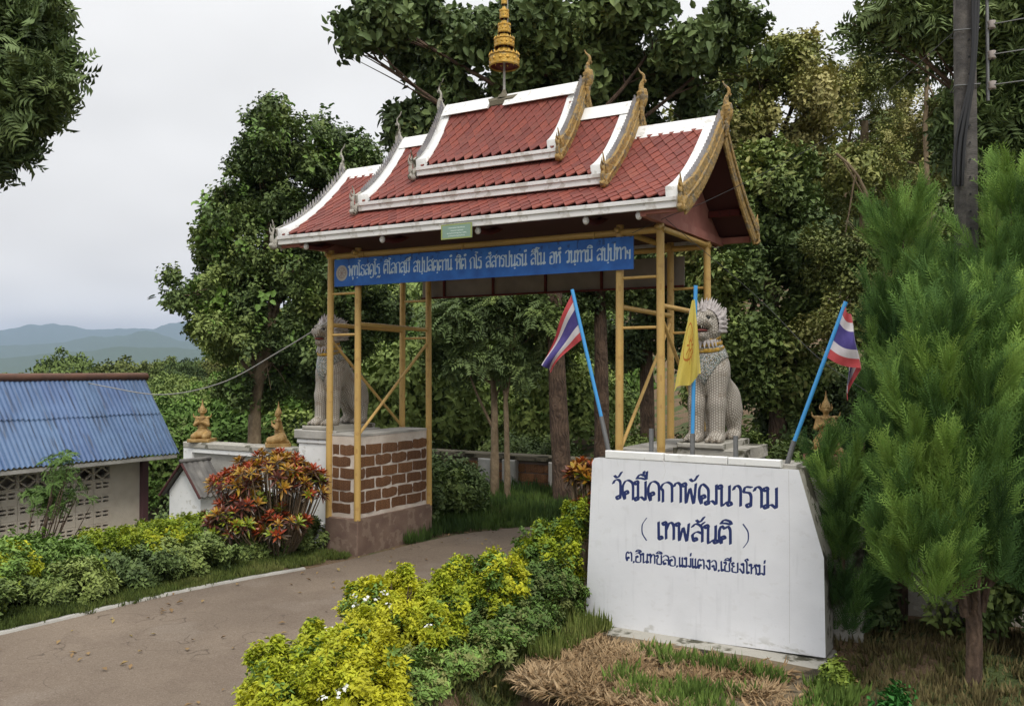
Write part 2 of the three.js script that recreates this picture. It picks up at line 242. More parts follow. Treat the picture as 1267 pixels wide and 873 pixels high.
function pillar(x0) {
  const x1 = x0 + TA, core = part(gate, 'pillar', merge([box(x0, x1, 0.42, 1.6, -TB, 0)]), mMortar);
  part(core, 'plinth', merge([bevelBox(x0 - 0.05, x1 + 0.05, -0.12, 0.49, -TB - 0.05, 0.05, 0.012)]), mBasePaint);
  part(core, 'capping', bevelBox(x0 - 0.006, x1 + 0.006, 1.585, 1.615, -TB - 0.006, 0.006, 0.006), M.concrete);
  const R = rng(x0 * 10 + 3);
  const face = (len, place) => {
    for (let r = 0; r < 6; r++) {
      const y = 0.615 + r * 0.157; let s = r % 2 ? -0.19 : 0.02; const pitch = len > 1 ? 0.353 : 0.36;
      for (; s < len - 0.03; s += pitch) {
        let a = Math.max(s + 0.014, 0.05), b = Math.min(s + pitch - 0.016, len - 0.05); if (b - a < 0.05) continue;
        a += (R() - 0.5) * 0.012; b += (R() - 0.5) * 0.012;
        const m = part(core, 'brick', blockGeos[(R() * 4) | 0], latMats[(R() * 3) | 0]); place(m, (a + b) / 2, y + (R() - 0.5) * 0.008); m.scale.set(b - a, 0.128 + R() * 0.01, 0.026);
      }
    }
  };
  face(TA, (m, s, y) => m.position.set(x0 + s, y, 0.0));
  if (x0 < 1) face(TB, (m, s, y) => { m.position.set(x1, y, -s); m.rotation.y = Math.PI / 2; });
  else face(TB, (m, s, y) => { m.position.set(x0, y, -s); m.rotation.y = -Math.PI / 2; });
}
pillar(0); pillar(TL);
// pipe towers
const PR = 0.046;
for (const x0 of [0, TL]) for (const [dx, dz] of [[0, 0], [TA, 0], [0, -TB], [TA, -TB]]) part(gate, 'pole', limb([V(x0 + dx + (dx ? 0.012 : -0.012), 0.47, dz + (dz ? -0.012 : 0.012)), V(x0 + dx, 4.12, dz)], PR, PR * 0.96, 14, 2), M.pole);
for (const z of [0, -TB]) part(gate, 'beam', rod(V(-0.05, 4.035, z), V(TL + TA + 0.05, 4.035, z), 0.038), M.pole);
for (const x of [0, TA, TL, TL + TA]) part(gate, 'beam', rod(V(x, 4.055, 0.1), V(x, 4.055, -TB - 0.1), 0.034), M.pole);
for (const x0 of [0, TL]) for (const z of [0, -TB]) for (const y of [2.96, 3.52]) part(gate, 'rung', rod(V(x0, y, z), V(x0 + TA, y, z), 0.017, 8), M.pole);
for (const [x, y] of [[0, 3.1], [TA, 3.1], [TL, 3.2], [TL + TA, 3.2]]) part(gate, 'tie', rod(V(x, y, 0), V(x, y - 0.02, -TB), 0.03, 8), M.pole);
const brace = (x, za, ya, zb, yb) => part(gate, 'brace', rod(V(x, ya, za), V(x, yb, zb), 0.021, 8), M.pole);
brace(TA, -0.03, 1.62, -TB, 2.9); brace(0, 0, 2.9, -TB, 1.62); brace(TL, -0.03, 1.62, -TB, 3.1); brace(TL + TA, 0, 3.1, -TB, 1.62);

// --- roof: three tiers of one profile
const mBlade = surf(texture(128, (u, v, x, y) => mix3([120, 118, 124], [168, 164, 160], tn(u, v, 8, 4) * 0.6 + 0.5).map((c) => c + (sp(x, y) - 0.5) * 20)), null, { rough: 0.7 });
const RZ = -0.8, RC = 2.39;
const tiers = [{ h: 2.82, d: 1.36, y0: 4.265, y1: 5.37, k: 0.11 }, { h: 1.775, d: 0.955, y0: 4.685, y1: 5.70, k: 0.11 }, { h: 1.05, d: 0.65, y0: 5.13, y1: 6.055, k: 0.11 }];
const prof = (T, t) => { const g = 0.84 * t + 0.16 * t * t + 0.05 * Math.sin(t * Math.PI) * -1; return { w: T.d * (1 - t), y: T.y0 + (T.y1 - T.y0) * g }; };
const texTile = texture(256, (u, v, x, y) => { const a = tn(u, v, 5, 3, 4), d = smooth(0.22, 0.5, tn(u, v, 16, 9)); return mix3(mix3([120, 58, 49], [146, 76, 62], a * 0.6 + 0.5), [94, 50, 44], d * 0.6).map((c) => c + (sp(x, y) - 0.5) * 18); });
const tileMats = [[1, 1, 1], [0.8, 0.78, 0.8], [1.16, 1.12, 0.98], [0.92, 1.02, 1.0], [1.2, 1.35, 1.2]].map((c) => { const m = surf(texTile, bumpFine, { rough: 0.75, bump: 0.002 }); m.color = rgb(...c); return m; });
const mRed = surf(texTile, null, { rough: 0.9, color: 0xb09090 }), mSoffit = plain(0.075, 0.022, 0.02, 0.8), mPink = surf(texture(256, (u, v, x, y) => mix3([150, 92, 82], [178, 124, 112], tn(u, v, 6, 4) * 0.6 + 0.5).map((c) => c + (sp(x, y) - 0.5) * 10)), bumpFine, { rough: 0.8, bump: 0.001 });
// a pointed scale tile, origin at the top middle, lying in x (across) and y (down slope), normal z
function tileGeo(w, l) {
  const s = new THREE.Shape(); s.moveTo(-w / 2, 0); s.lineTo(w / 2, 0); s.lineTo(w / 2, -l * 0.5); s.lineTo(0, -l); s.lineTo(-w / 2, -l * 0.5); s.closePath();
  return metric(new THREE.ExtrudeGeometry(s, { depth: 0.015, bevelEnabled: false }), 0.7);
}
const TW = 0.137, TEX = 0.105, TGEO = tileGeo(TW - 0.008, 0.215);
const budget = []; // candidate tiles of the front slopes, sorted later by how large they show
const texFascia = texture(512, (u, v, x, y) => { const a = tn(u, v, 4, 23), d = smooth(0.15, 0.5, tn(u * 1, v, 12, 3)); return mix3([226, 224, 222], [182, 176, 168], d * 0.7).map((c) => c + a * 10 + (sp(x, y) - 0.5) * 8); });
const mFascia = surf(texFascia, bumpFine, { rough: 0.75, bump: 0.002 });
tiers.forEach((T, ti) => {
  const next = tiers[ti + 1], N = 18, x0 = RC - T.h, x1 = RC + T.h;
  // sheathing under the tiles (closed prism following the curve)
  const pos = [], idx = []; const ring = [];
  for (let i = 0; i <= N; i++) { const q = prof(T, i / N); ring.push([q.w, q.y - 0.012]); } for (let i = N - 1; i >= 0; i--) { const q = prof(T, i / N); ring.push([-q.w, q.y - 0.012]); }
  for (let i = 2 * N; i >= 0; i--) { const q = ring[i]; ring.push([q[0] * 0.985, q[1] - 0.055]); }
  const n = ring.length; for (const x of [x0 + 0.03, x1 - 0.03]) for (const [w, y] of ring) pos.push(x, y, RZ + w);
  for (let i = 0; i < n; i++) { const a = i, b = (i + 1) % n; idx.push(a, b, a + n, b, b + n, a + n); }
  for (let i = 0; i < 2 * N; i++) { const a = i, b = i + 1, c = n - 1 - i, d = n - 2 - i; idx.push(a, c, b, b, c, d); idx.push(a + n, b + n, c + n, b + n, d + n, c + n); }
  const sg = new THREE.BufferGeometry(); sg.setAttribute('position', new THREE.Float32BufferAttribute(pos, 3)); sg.setIndex(idx); sg.computeVertexNormals();
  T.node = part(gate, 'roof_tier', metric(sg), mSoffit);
  // tiles
  const R = rng(31 + ti), rest = [], L = []; let len = 0, pv = prof(T, 0); for (let i = 1; i <= 200; i++) { const q = prof(T, i / 200); len += Math.hypot(q.w - pv.w, q.y - pv.y); L.push(len); pv = q; }
  const tAt = (s) => { let i = L.findIndex((v) => v >= s); if (i < 0) i = 199; return (i + 1) / 200; };
  for (const side of [1, -1]) for (let row = 0; ; row++) {
    const s = 0.187 + row * TEX; if (s > len + 0.02) break;
    const t = tAt(s), q = prof(T, t), q2 = prof(T, Math.min(1, t + 0.02)), q1 = prof(T, Math.max(0, t - 0.02)), ang = Math.atan2(q2.y - q1.y, (q1.w - q2.w) * 1);
    for (let c = 0; ; c++) {
      const x = x0 + 0.1 + (c + (row % 2) * 0.5) * TW; if (x > x1 - 0.08) break;
      if (next && Math.abs(x - RC) < next.h - 0.12 && q.w < next.d - 0.12) continue;
      const m = new THREE.Matrix4(), up = V(0, Math.sin(ang), -Math.cos(ang) * side), nor = V(0, Math.cos(ang), Math.sin(ang) * side), ac = V(1, 0, 0).multiplyScalar(side);
      // the tail of each tile lies on the row below
      const tip = nor.clone().multiplyScalar(0.010 + R() * 0.004), basis = new THREE.Matrix4().makeBasis(ac, up, nor), tilt = new THREE.Matrix4().makeRotationX(-0.075 - R() * 0.03).multiply(new THREE.Matrix4().makeRotationZ((R() - 0.5) * 0.05));
      m.makeTranslation(x + (R() - 0.5) * 0.006, q.y + tip.y, RZ + q.w * side + tip.z).multiply(basis).multiply(tilt);
      const rr = R(), mi = rr < 0.45 ? 0 : rr < 0.62 ? 1 : rr < 0.78 ? 2 : rr < 0.95 ? 3 : 4, rec = { m, mi, tier: T, d: CAM.distanceTo(V(x, q.y, RZ + q.w * side)), front: side > 0 };
      if (side > 0) budget.push(rec); else rest.push(rec);
    }
  }
  T.rest = rest;
  // fascias
  for (const side of [1, -1]) {
    const z = RZ + T.d * side, f = part(T.node, 'fascia', bevelBox(x0 + 0.02, x1 - 0.02, T.y0 - T.k, T.y0 - 0.018, Math.min(z, z + 0.03 * side), Math.max(z, z + 0.03 * side), 0.004), mFascia);
    part(T.node, 'fascia_strip', bevelBox(x0 + 0.015, x1 - 0.015, T.y0 - 0.04, T.y0 + 0.004, Math.min(z + 0.026 * side, z + 0.048 * side), Math.max(z + 0.026 * side, z + 0.048 * side), 0.003), mFascia);
  }
  // ridge cap and white verges
  const cap = new THREE.Shape([[-0.16, -0.12], [-0.03, 0.062], [0.03, 0.062], [0.16, -0.12], [0.13, -0.12], [0, 0.03], [-0.13, -0.12]].map(([a, b]) => new THREE.Vector2(a, b)));
  const seg = ti === 2 ? [[x0 + 0.04, RC - 0.27], [RC - 0.03, x1 - 0.04]] : [[x0 + 0.04, RC - next.h + 0.1], [RC + next.h - 0.1, x1 - 0.04]];
  for (const [a, b] of seg) { const g = new THREE.ExtrudeGeometry(cap, { depth: b - a, bevelEnabled: false }); g.rotateY(Math.PI / 2); g.translate(a, T.y1, RZ); part(T.node, 'ridge_cap', metric(g), M.white); }
  for (const end of [-1, 1]) for (const side of [1, -1]) {
    const xe = RC + end * T.h, xi = xe - end * 0.15, ps = [], ix = [];
    for (let i = 0; i <= N; i++) { const q = prof(T, i / N), e = 1 + 0.0; const lift = 0.05 + 0.06 * Math.pow(1 - i / N, 4); ps.push(xi, q.y + 0.012, RZ + side * q.w * e, xi, q.y + lift, RZ + side * (q.w * e + 0.02), xe, q.y + lift, RZ + side * (q.w * e + 0.02), xe, q.y - 0.06, RZ + side * q.w * e); }
    for (let i = 0; i < N; i++) for (let k = 0; k < 3; k++) { const a = i * 4 + k; ix.push(a, a + 4, a + 1, a + 1, a + 4, a + 5); }
    ix.push(0, 1, 2, 0, 2, 3);
    const g = new THREE.BufferGeometry(); g.setAttribute('position', new THREE.Float32BufferAttribute(ps, 3)); g.setIndex(ix); g.computeVertexNormals(); part(T.node, 'verge', metric(g), M.white);
    // bargeboard shaped as a serpent: plate outside the verge, with pendant teeth below and blades above
    const plate = [], A = [], B = [];
    for (let i = 0; i <= N; i++) { const t = i / N, q = prof(T, t), wv = 0.02 * Math.sin(t * 17); A.push([q.w + 0.03, q.y + 0.055 + wv * 0.3 + 0.05 * Math.pow(1 - t, 4)]); B.push([q.w - 0.045 + wv * 0.5, q.y - 0.13 - wv]); }
    const toShape = (pts) => new THREE.Shape(pts.map(([w, y]) => new THREE.Vector2(w * side, y)));
    const ex = (pts, th, off) => { const g2 = new THREE.ExtrudeGeometry(toShape(side > 0 ? pts : [...pts].reverse()), { depth: th, bevelEnabled: true, bevelThickness: 0.006, bevelSize: 0.006, bevelSegments: 1 }); g2.rotateY(-Math.PI / 2); const xo = end > 0 ? xe + off + th : xe - off; g2.translate(xo, 0, RZ); return g2; };
    // (rotateY(-90 deg) sends shape x to world z and the extrusion to -x)
    plate.push(ex([...A, ...B.reverse()], 0.035, 0.012));
    B.reverse();
    for (let i = 1; i < 2 * N; i++) { const t = i / (2 * N), q = prof(T, t), w = q.w - 0.05, y = q.y - 0.135; plate.push(ex([[w + 0.022, y + 0.03], [w + 0.004, y - 0.055], [w - 0.02, y - 0.0], [w - 0.012, y + 0.03]], 0.02, 0.022)); }
    // raised mid rib of scales
    const rib = []; for (let i = 0; i <= N; i++) { const q = prof(T, i / N); rib.push(V(end > 0 ? xe + 0.055 : xe - 0.055, q.y - 0.03, RZ + side * (q.w - 0.01))); }
    plate.push(limb(rib, 0.02, 0.014, 6, 40, 0.5, 5));
    const bb = part(T.node, 'bargeboard', metric(merge(plate), 0.5), end > 0 ? M.oldGold : M.mossy);
    const blades = []; const nb = 24;
    for (let i = 2; i < nb; i++) { const t = i / nb, q = prof(T, t), q2 = prof(T, t + 0.02), dx = q2.w - q.w, dy = q2.y - q.y, l = Math.hypot(dx, dy), ux = dx / l, uy = dy / l, b = 0.075, nx = -uy * Math.sign(1), ny = ux; const ox = uy, oy = -ux; const w = q.w + 0.02, y = q.y + 0.055; blades.push(ex([[w, y], [w + ux * 0.035, y + uy * 0.035], [w + ox * b * 0.55 + ux * 0.06, y + oy * b * 0.55 + uy * 0.06 + 0.0], [w + ox * b - ux * -0.075, y + oy * b + uy * 0.075]].map((c) => c), 0.012, 0.006)); }
    part(bb, 'blades', metric(merge(blades), 0.5), mBlade);
    // upturned serpent head at the eave
    const e0 = prof(T, 0), hx = end > 0 ? xe + 0.035 : xe - 0.035, hz = RZ + side * (e0.w + 0.03), hy = e0.y - 0.06, S = (dz, dy) => V(hx, hy + dy * 0.8, hz + side * dz * 0.8);
    const hp = [limb([S(-0.08, 0.06), S(0.02, -0.05), S(0.07, 0.02), S(0.06, 0.14), S(0.03, 0.24), S(0.07, 0.36)], 0.044, 0.006, 8, 22, 0.15, 3), limb([S(0.0, -0.07), S(0.05, -0.09), S(0.1, -0.05)], 0.05, 0.03, 8, 6), limb([S(0.06, 0.1), S(0.12, 0.15), S(0.13, 0.22)], 0.025, 0.004, 6, 8), limb([S(0.04, 0.18), S(0.1, 0.23), S(0.1, 0.29)], 0.018, 0.003, 6, 8)];
    part(bb, 'serpent_head', metric(merge(hp), 0.5), end > 0 ? M.oldGold : M.mossy);
  }
  // ridge-end finials: swelling breast, bent neck and a thin whip
  for (const end of [-1, 1]) {
    const xe = RC + end * T.h + end * 0.03, fs = end > 0 ? 1 : 0.55, S = (dx, dy) => V(xe + end * dx * 0.75, T.y1 + (dy > 0.15 ? 0.15 + (dy - 0.15) * 0.6 : dy), RZ);
    const f = [limb([S(-0.1, -0.02), S(0.0, 0.06), S(0.06, 0.15), S(0.05, 0.28), S(0.075, 0.37)], 0.06 * fs, 0.024 * fs, 10, 14, 0.08, 4), limb([S(0.075, 0.36), S(0.1, 0.43), S(0.09, 0.5), S(0.03, 0.58), S(0.0, 0.66)], 0.024 * fs, 0.005, 8, 16), limb([S(0.03, -0.06), S(0.085, 0.02), S(0.09, 0.1), S(0.055, 0.18)], 0.03, 0.066 * fs, 10, 10), limb([S(0.07, 0.36), S(0.13, 0.4), S(0.12, 0.34)], 0.016 * fs, 0.008, 6, 6), limb([S(0.06, -0.02), S(0.06, -0.12), S(0.04, -0.2)], 0.04 * fs, 0.02, 8, 6)];
    part(T.node, 'ridge_finial', metric(merge(f), 0.5), end > 0 ? M.oldGold : M.mossy);
  }
});
const mOldStone = surf(texMossy, bumpRough, { rough: 1, bump: 0.01, color: 0xa29c8c });
// the 300 tiles that show largest are parts; the others of each tier are joined
budget.sort((a, b) => a.d - b.d);
budget.forEach((r, i) => {
  if (i < 296) { const m = part(r.tier.node, 'roof_tile', TGEO, tileMats[r.mi]); m.matrixAutoUpdate = false; m.matrix.copy(r.m); m.matrix.decompose(m.position, m.quaternion, m.scale); m.matrixAutoUpdate = true; } else r.tier.rest.push(r);
});
for (const T of tiers) for (let k = 0; k < tileMats.length; k++) { const l = T.rest.filter((r) => r.mi === k).map((r) => TGEO.clone().applyMatrix4(r.m)); if (l.length) part(T.node, 'roof_tiles', merge(l), tileMats[k], 'stuff'); }
// gable walls, purlins, rafters
for (const end of [-1, 1]) {
  const x = RC + end * 2.4, T = tiers[0], pts = []; for (let i = 0; i <= 14; i++) { const q = prof(T, i / 14); pts.push(new THREE.Vector2(q.w - 0.02, q.y - 0.075)); } for (let i = 13; i >= 0; i--) { const q = prof(T, i / 14); pts.push(new THREE.Vector2(-(q.w - 0.02), q.y - 0.075)); }
  const g = new THREE.ExtrudeGeometry(new THREE.Shape(pts), { depth: 0.03, bevelEnabled: false }); g.rotateY(-Math.PI / 2); g.translate(x, 0, RZ);
  part(gate, 'gable_wall', metric(g), mPink);
  part(gate, 'gable_beam', bevelBox(x - 0.05 + 0.02 * end, x + 0.02 + 0.02 * end, 4.1, 4.2, RZ - 1.33, RZ + 1.33, 0.006), mPink);
  for (const z of [RZ - 1.3, RZ + 1.3]) part(gate, 'eave_beam', bevelBox(Math.min(x, x + end * 0.4), Math.max(x, x + end * 0.4), 4.12, 4.2, z - 0.03, z + 0.03, 0.005), mPink);
  for (const s of [-1, 1]) { const q = prof(T, 0.36); part(gate, 'purlin', bevelBox(Math.min(x, x + end * 0.4), Math.max(x, x + end * 0.4), q.y - 0.17, q.y - 0.09, RZ + s * q.w - 0.04 - (s > 0 ? 0.02 : 0), RZ + s * q.w + 0.04, 0.004), mRed); }
}
for (const x of [0.02, 1.3, 2.72, 4.12, 4.74]) for (const s of [-1, 1]) { // rafter tails with pale ends
  const r = part(gate, 'rafter', limb([V(x, 4.32, RZ + s * 0.6), V(x, 4.14, RZ + s * 1.02), V(x, 4.12, RZ + s * 1.3)], 0.05, 0.035, 8, 8), mRed);
  part(r, 'rafter_end', new THREE.SphereGeometry(0.042, 10, 8).scale(0.9, 1.1, 0.8).translate(x, 4.118, RZ + s * 1.305), mFascia);
}
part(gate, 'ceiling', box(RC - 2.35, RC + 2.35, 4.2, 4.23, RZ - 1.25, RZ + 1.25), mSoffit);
{ // rear board, seen from behind
  const b = part(gate, 'rear_board', bevelBox(0.3, 4.45, 3.57, 3.95, -1.72, -1.7, 0.004), surf(texture(128, (u, v, x, y) => mix3([120, 112, 104], [142, 134, 124], tn(u, v, 5, 4) * 0.6 + 0.5)), null, { rough: 0.8 }));
  for (let i = 0; i < 5; i++) part(b, 'stud', box(0.7 + i * 0.86, 0.73 + i * 0.86, 3.565, 3.955, -1.7, -1.665), mRed);
  part(b, 'rail', box(0.3, 4.45, 3.55, 3.575, -1.7, -1.66), mRed);
}
{ // tiered gilded umbrella on the ridge
  const fx = 2.29, y = 6.1, u = part(gate, 'umbrella_finial', limb([V(fx, y - 0.02, RZ), V(fx, y + 1.7, RZ)], 0.018, 0.006, 8, 4), M.concrete);
  part(u, 'finial_base', metric(merge([bevelBox(fx - 0.22, fx + 0.24, y - 0.17, y - 0.01, RZ - 0.1, RZ + 0.1, 0.05), lathe([[0.1, -0.03], [0.07, 0.02], [0.04, 0.04], [0.022, 0.09]], 14).translate(fx, y, RZ)])), mOldStone);
  const px = 12.52 / 1108, rings = [[19, 103, 82], [12.8, 80, 64.5], [8.2, 63, 48.5], [6, 46, 32], [3.9, 29, 17], [2.9, 16, 8], [2.2, 7, 0], [1.6, -2, -9], [1.1, -11, -18]];
  const red = surf(texTile, null, { rough: 0.6, color: 0xc07850 });
  for (const [r, b, t] of rings) {
    const R = r * px * 0.93, y0 = 2.5 + (456 - b) * px + 0.0, y1 = 2.5 + (456 - t) * px; const h = (y1 - y0) * 0.72;
    const band = part(u, 'umbrella_ring', metric(merge([lathe([[R * 0.97, 0], [R, h * 0.12], [R * 0.95, h * 0.5], [R * 0.98, h * 0.85], [R * 0.92, h * 0.98], [R * 0.72, h * 1.02], [R * 0.5, h * 1.3], [R * 0.45, h * 1.42]], 28).translate(fx, y0, RZ), ...[0.1, 0.86].map((q) => new THREE.TorusGeometry(R * 0.99, Math.max(0.004, R * 0.045), 5, 28).rotateX(Math.PI / 2).translate(fx, y0 + h * q, RZ)), ...Array.from({ length: 18 }, (_, i) => { const a = (i / 18) * Math.PI * 2; return new THREE.ConeGeometry(R * 0.13, h * 0.3, 4).translate(fx + Math.cos(a) * R * 0.95, y0 + h * 1.04, RZ + Math.sin(a) * R * 0.95); }), ...Array.from({ length: 12 }, (_, i) => { const a = ((i + 0.5) / 12) * Math.PI * 2; return new THREE.OctahedronGeometry(R * 0.14).scale(1, 1.5, 1).translate(fx + Math.cos(a) * R * 0.94, y0 + h * 0.48, RZ + Math.sin(a) * R * 0.94); })]), 0.4), M.gold);
    part(band, 'ring_lining', lathe([[R * 0.9, h * 0.1], [R * 0.85, h * 0.6], [0.02, h * 0.75]], 24).translate(fx, y0, RZ), red);
  }
  part(u, 'lightning_rod', rod(V(fx + 0.055, 6.7, RZ), V(fx + 0.05, 8.0, RZ), 0.006, 6), M.concrete);
}
// ---------------------------------------------------------------- brush lettering (strokes of Thai letters, y up, letter body 0..1)
const loopAt = (x, y, r = 0.085, a0 = 0) => Array.from({ length: 9 }, (_, i) => [x + r * Math.cos(a0 + (i / 8) * 6.283), y + r * 1.05 * Math.sin(a0 + (i / 8) * 6.283)]);
const GL = {
  'ก': [0.58, [[0.09, 0], [0.09, 0.55], [0.0, 0.68], [0.1, 0.9], [0.3, 1], [0.47, 0.9], [0.5, 0.7], [0.5, 0]]],
  'า': [0.4, [[0.02, 0.8], [0.1, 0.97], [0.22, 0.98], [0.31, 0.8], [0.31, 0]]],
  'ว': [0.46, [[0.03, 0.8], [0.12, 0.97], [0.27, 1], [0.37, 0.85], [0.37, 0.2], [0.35, 0.02]], loopAt(0.27, 0.08)],
  'ด': [0.6, loopAt(0.2, 0.36), [[0.13, 0.3], [0.12, 0.02], [0.03, 0.3], [0.03, 0.68], [0.15, 0.94], [0.3, 1], [0.46, 0.9], [0.51, 0.7], [0.51, 0]]],
  'ต': [0.6, loopAt(0.2, 0.34), [[0.13, 0.3], [0.12, 0.02], [0.03, 0.3], [0.04, 0.72], [0.14, 0.98], [0.27, 0.84], [0.39, 0.98], [0.5, 0.78], [0.51, 0]]],
  'ม': [0.6, loopAt(0.08, 0.9), [[0.15, 0.9], [0.15, 0.12]], loopAt(0.08, 0.07), [[0.14, 0.1], [0.3, 0.17], [0.48, 0.03], [0.5, 0.3], [0.5, 1]]],
  'น': [0.6, loopAt(0.07, 0.9), [[0.14, 0.9], [0.14, 0.02], [0.24, 0.06], [0.38, 0.2]], loopAt(0.47, 0.09), [[0.4, 0.12], [0.46, 0.3], [0.47, 1]]],
  'พ': [0.68, loopAt(0.07, 0.9), [[0.13, 0.88], [0.15, 0], [0.32, 0.72], [0.48, 0], [0.58, 1]]],
  'ผ': [0.68, loopAt(0.18, 0.6), [[0.1, 0.95], [0.12, 0], [0.3, 0.5], [0.48, 0], [0.55, 1]]],
  'ห': [0.62, loopAt(0.07, 0.9), [[0.14, 0.9], [0.14, 0]], [[0.14, 0.45], [0.3, 0.72], [0.42, 0.8]], loopAt(0.47, 0.9), [[0.42, 0.8], [0.5, 0.5], [0.5, 0]]],
  'ท': [0.6, loopAt(0.07, 0.9), [[0.14, 0.9], [0.14, 0]], [[0.14, 0.5], [0.3, 0.95], [0.44, 0.92], [0.49, 0.7], [0.49, 0]]],
  'ธ': [0.54, [[0.44, 0.95], [0.2, 1], [0.06, 0.82], [0.2, 0.64], [0.4, 0.58], [0.45, 0.4], [0.42, 0.04], [0.2, 0.0], [0.08, 0.15], [0.12, 0.36]]],
  'ร': [0.46, loopAt(0.24, 0.08), [[0.33, 0.08], [0.34, 0.5], [0.27, 0.68], [0.05, 0.72], [0.12, 0.96], [0.38, 0.95]]],
  'ล': [0.58, [[0.05, 0.82], [0.2, 1], [0.4, 0.95], [0.49, 0.75], [0.49, 0]], [[0.48, 0.48], [0.26, 0.56], [0.06, 0.36], [0.1, 0.05]], loopAt(0.17, 0.12)],
  'ส': [0.6, [[0.05, 0.82], [0.2, 1], [0.4, 0.93], [0.49, 0.72], [0.49, 0]], [[0.48, 0.48], [0.26, 0.56], [0.06, 0.36], [0.1, 0.05]], loopAt(0.17, 0.12), [[0.4, 0.9], [0.58, 1.12]]],
  'อ': [0.55, loopAt(0.15, 0.58), [[0.07, 0.55], [0.05, 0.12], [0.14, 0], [0.36, 0], [0.46, 0.12], [0.46, 0.78], [0.3, 1], [0.06, 0.88]]],
  'ข': [0.55, loopAt(0.1, 0.88, 0.07), [[0.17, 0.85], [0.18, 0.68], [0.09, 0.52], [0.1, 0.05], [0.28, 0.0], [0.45, 0.05], [0.45, 1]]],
  'ช': [0.58, loopAt(0.1, 0.88, 0.07), [[0.17, 0.85], [0.18, 0.68], [0.09, 0.52], [0.1, 0.05], [0.28, 0.0], [0.45, 0.05], [0.43, 0.75], [0.57, 1.08]]],
  'ฒ': [0.86, loopAt(0.2, 0.36), [[0.13, 0.3], [0.12, 0.02], [0.03, 0.3], [0.04, 0.75], [0.16, 0.98], [0.3, 0.9], [0.42, 0.7], [0.42, 0.12]], loopAt(0.36, 0.07), [[0.42, 0.1], [0.58, 0.18], [0.74, 0.03], [0.76, 0.3], [0.76, 1]]],
  'ง': [0.48, loopAt(0.28, 0.88), [[0.36, 0.85], [0.37, 0.1], [0.3, 0.0], [0.05, 0.42]]],
  'จ': [0.5, [[0.03, 0.8], [0.15, 0.98], [0.32, 0.95], [0.4, 0.7], [0.38, 0.05], [0.28, 0.0], [0.22, 0.3]], loopAt(0.15, 0.4, 0.07)],
  'ย': [0.58, loopAt(0.12, 0.88, 0.07), [[0.06, 0.85], [0.08, 0.66], [0.22, 0.56], [0.07, 0.42], [0.08, 0.05], [0.28, 0.0], [0.48, 0.05], [0.49, 1]]],
  'ป': [0.58, loopAt(0.07, 0.9), [[0.14, 0.9], [0.14, 0.04], [0.3, 0.0], [0.47, 0.04], [0.49, 1.35]]],
  'ฎ': [0.6, loopAt(0.2, 0.36), [[0.13, 0.3], [0.12, 0.02], [0.03, 0.3], [0.03, 0.68], [0.15, 0.94], [0.3, 1], [0.46, 0.9], [0.51, 0.7], [0.51, -0.02], [0.3, -0.3], [0.1, -0.2]]],
  'ฐ': [0.5, [[0.33, 0.08], [0.34, 0.5], [0.27, 0.68], [0.05, 0.72], [0.12, 0.96], [0.38, 0.95]], [[0.05, -0.3], [0.2, -0.14], [0.34, -0.3], [0.45, -0.1]]],
  'เ': [0.26, loopAt(0.15, 0.08), [[0.07, 0.08], [0.06, 1]]], 'แ': [0.46, loopAt(0.14, 0.08), [[0.06, 0.08], [0.06, 1]], loopAt(0.36, 0.08), [[0.28, 0.08], [0.28, 1]]],
  'โ': [0.32, loopAt(0.2, 0.08), [[0.12, 0.08], [0.12, 1.08], [0.02, 1.22], [0.26, 1.4], [0.0, 1.46]]], 'ใ': [0.32, loopAt(0.2, 0.08), [[0.12, 0.08], [0.12, 1.05], [0.0, 1.3], [0.14, 1.46], [0.22, 1.28]]],
  'ฯ': [0.4, [[0.05, 0.7], [0.1, 0.5], [0.28, 0.5], [0.3, 0.75], [0.3, 0]]], '.': [0.22, [[0.06, 0.05], [0.1, 0.0], [0.06, -0.12]]], ' ': [0.4], '(': [0.4, [[0.3, 1.15], [0.1, 0.75], [0.1, 0.25], [0.3, -0.15]]], ')': [0.4, [[0.05, 1.15], [0.25, 0.75], [0.25, 0.25], [0.05, -0.15]]],
  'ั': [0, [[-0.36, 1.2], [-0.28, 1.12], [-0.18, 1.14], [-0.02, 1.42]]], 'ิ': [0, [[-0.5, 1.12], [-0.36, 1.32], [-0.12, 1.26], [-0.06, 1.1], [-0.3, 1.14], [-0.5, 1.12]]], 'ี': [0, [[-0.5, 1.12], [-0.36, 1.32], [-0.12, 1.26], [-0.06, 1.1], [-0.3, 1.14], [-0.5, 1.12]], [[-0.06, 1.12], [-0.04, 1.48]]],
  'ื': [0, [[-0.5, 1.12], [-0.36, 1.32], [-0.12, 1.26], [-0.06, 1.1], [-0.3, 1.14], [-0.5, 1.12]], [[-0.06, 1.12], [-0.03, 1.5]], [[-0.2, 1.28], [-0.16, 1.5]]], 'ึ': [0, [[-0.5, 1.12], [-0.36, 1.32], [-0.12, 1.26], [-0.06, 1.1], [-0.3, 1.14], [-0.5, 1.12]], loopAt(-0.05, 1.36, 0.07)],
  '่': [0, [[-0.1, 1.2], [-0.07, 1.5]]], 'ํ': [0, loopAt(-0.15, 1.25, 0.08)], 'ุ': [0, [[-0.18, -0.12], [-0.1, -0.16], [-0.1, -0.36]]], 'ฺ': [0, [[-0.14, -0.16], [-0.1, -0.22]]],
};
function textWidth(s) { let w = 0; for (const ch of s) w += GL[ch]?.[0] ?? 0.5; return w; }
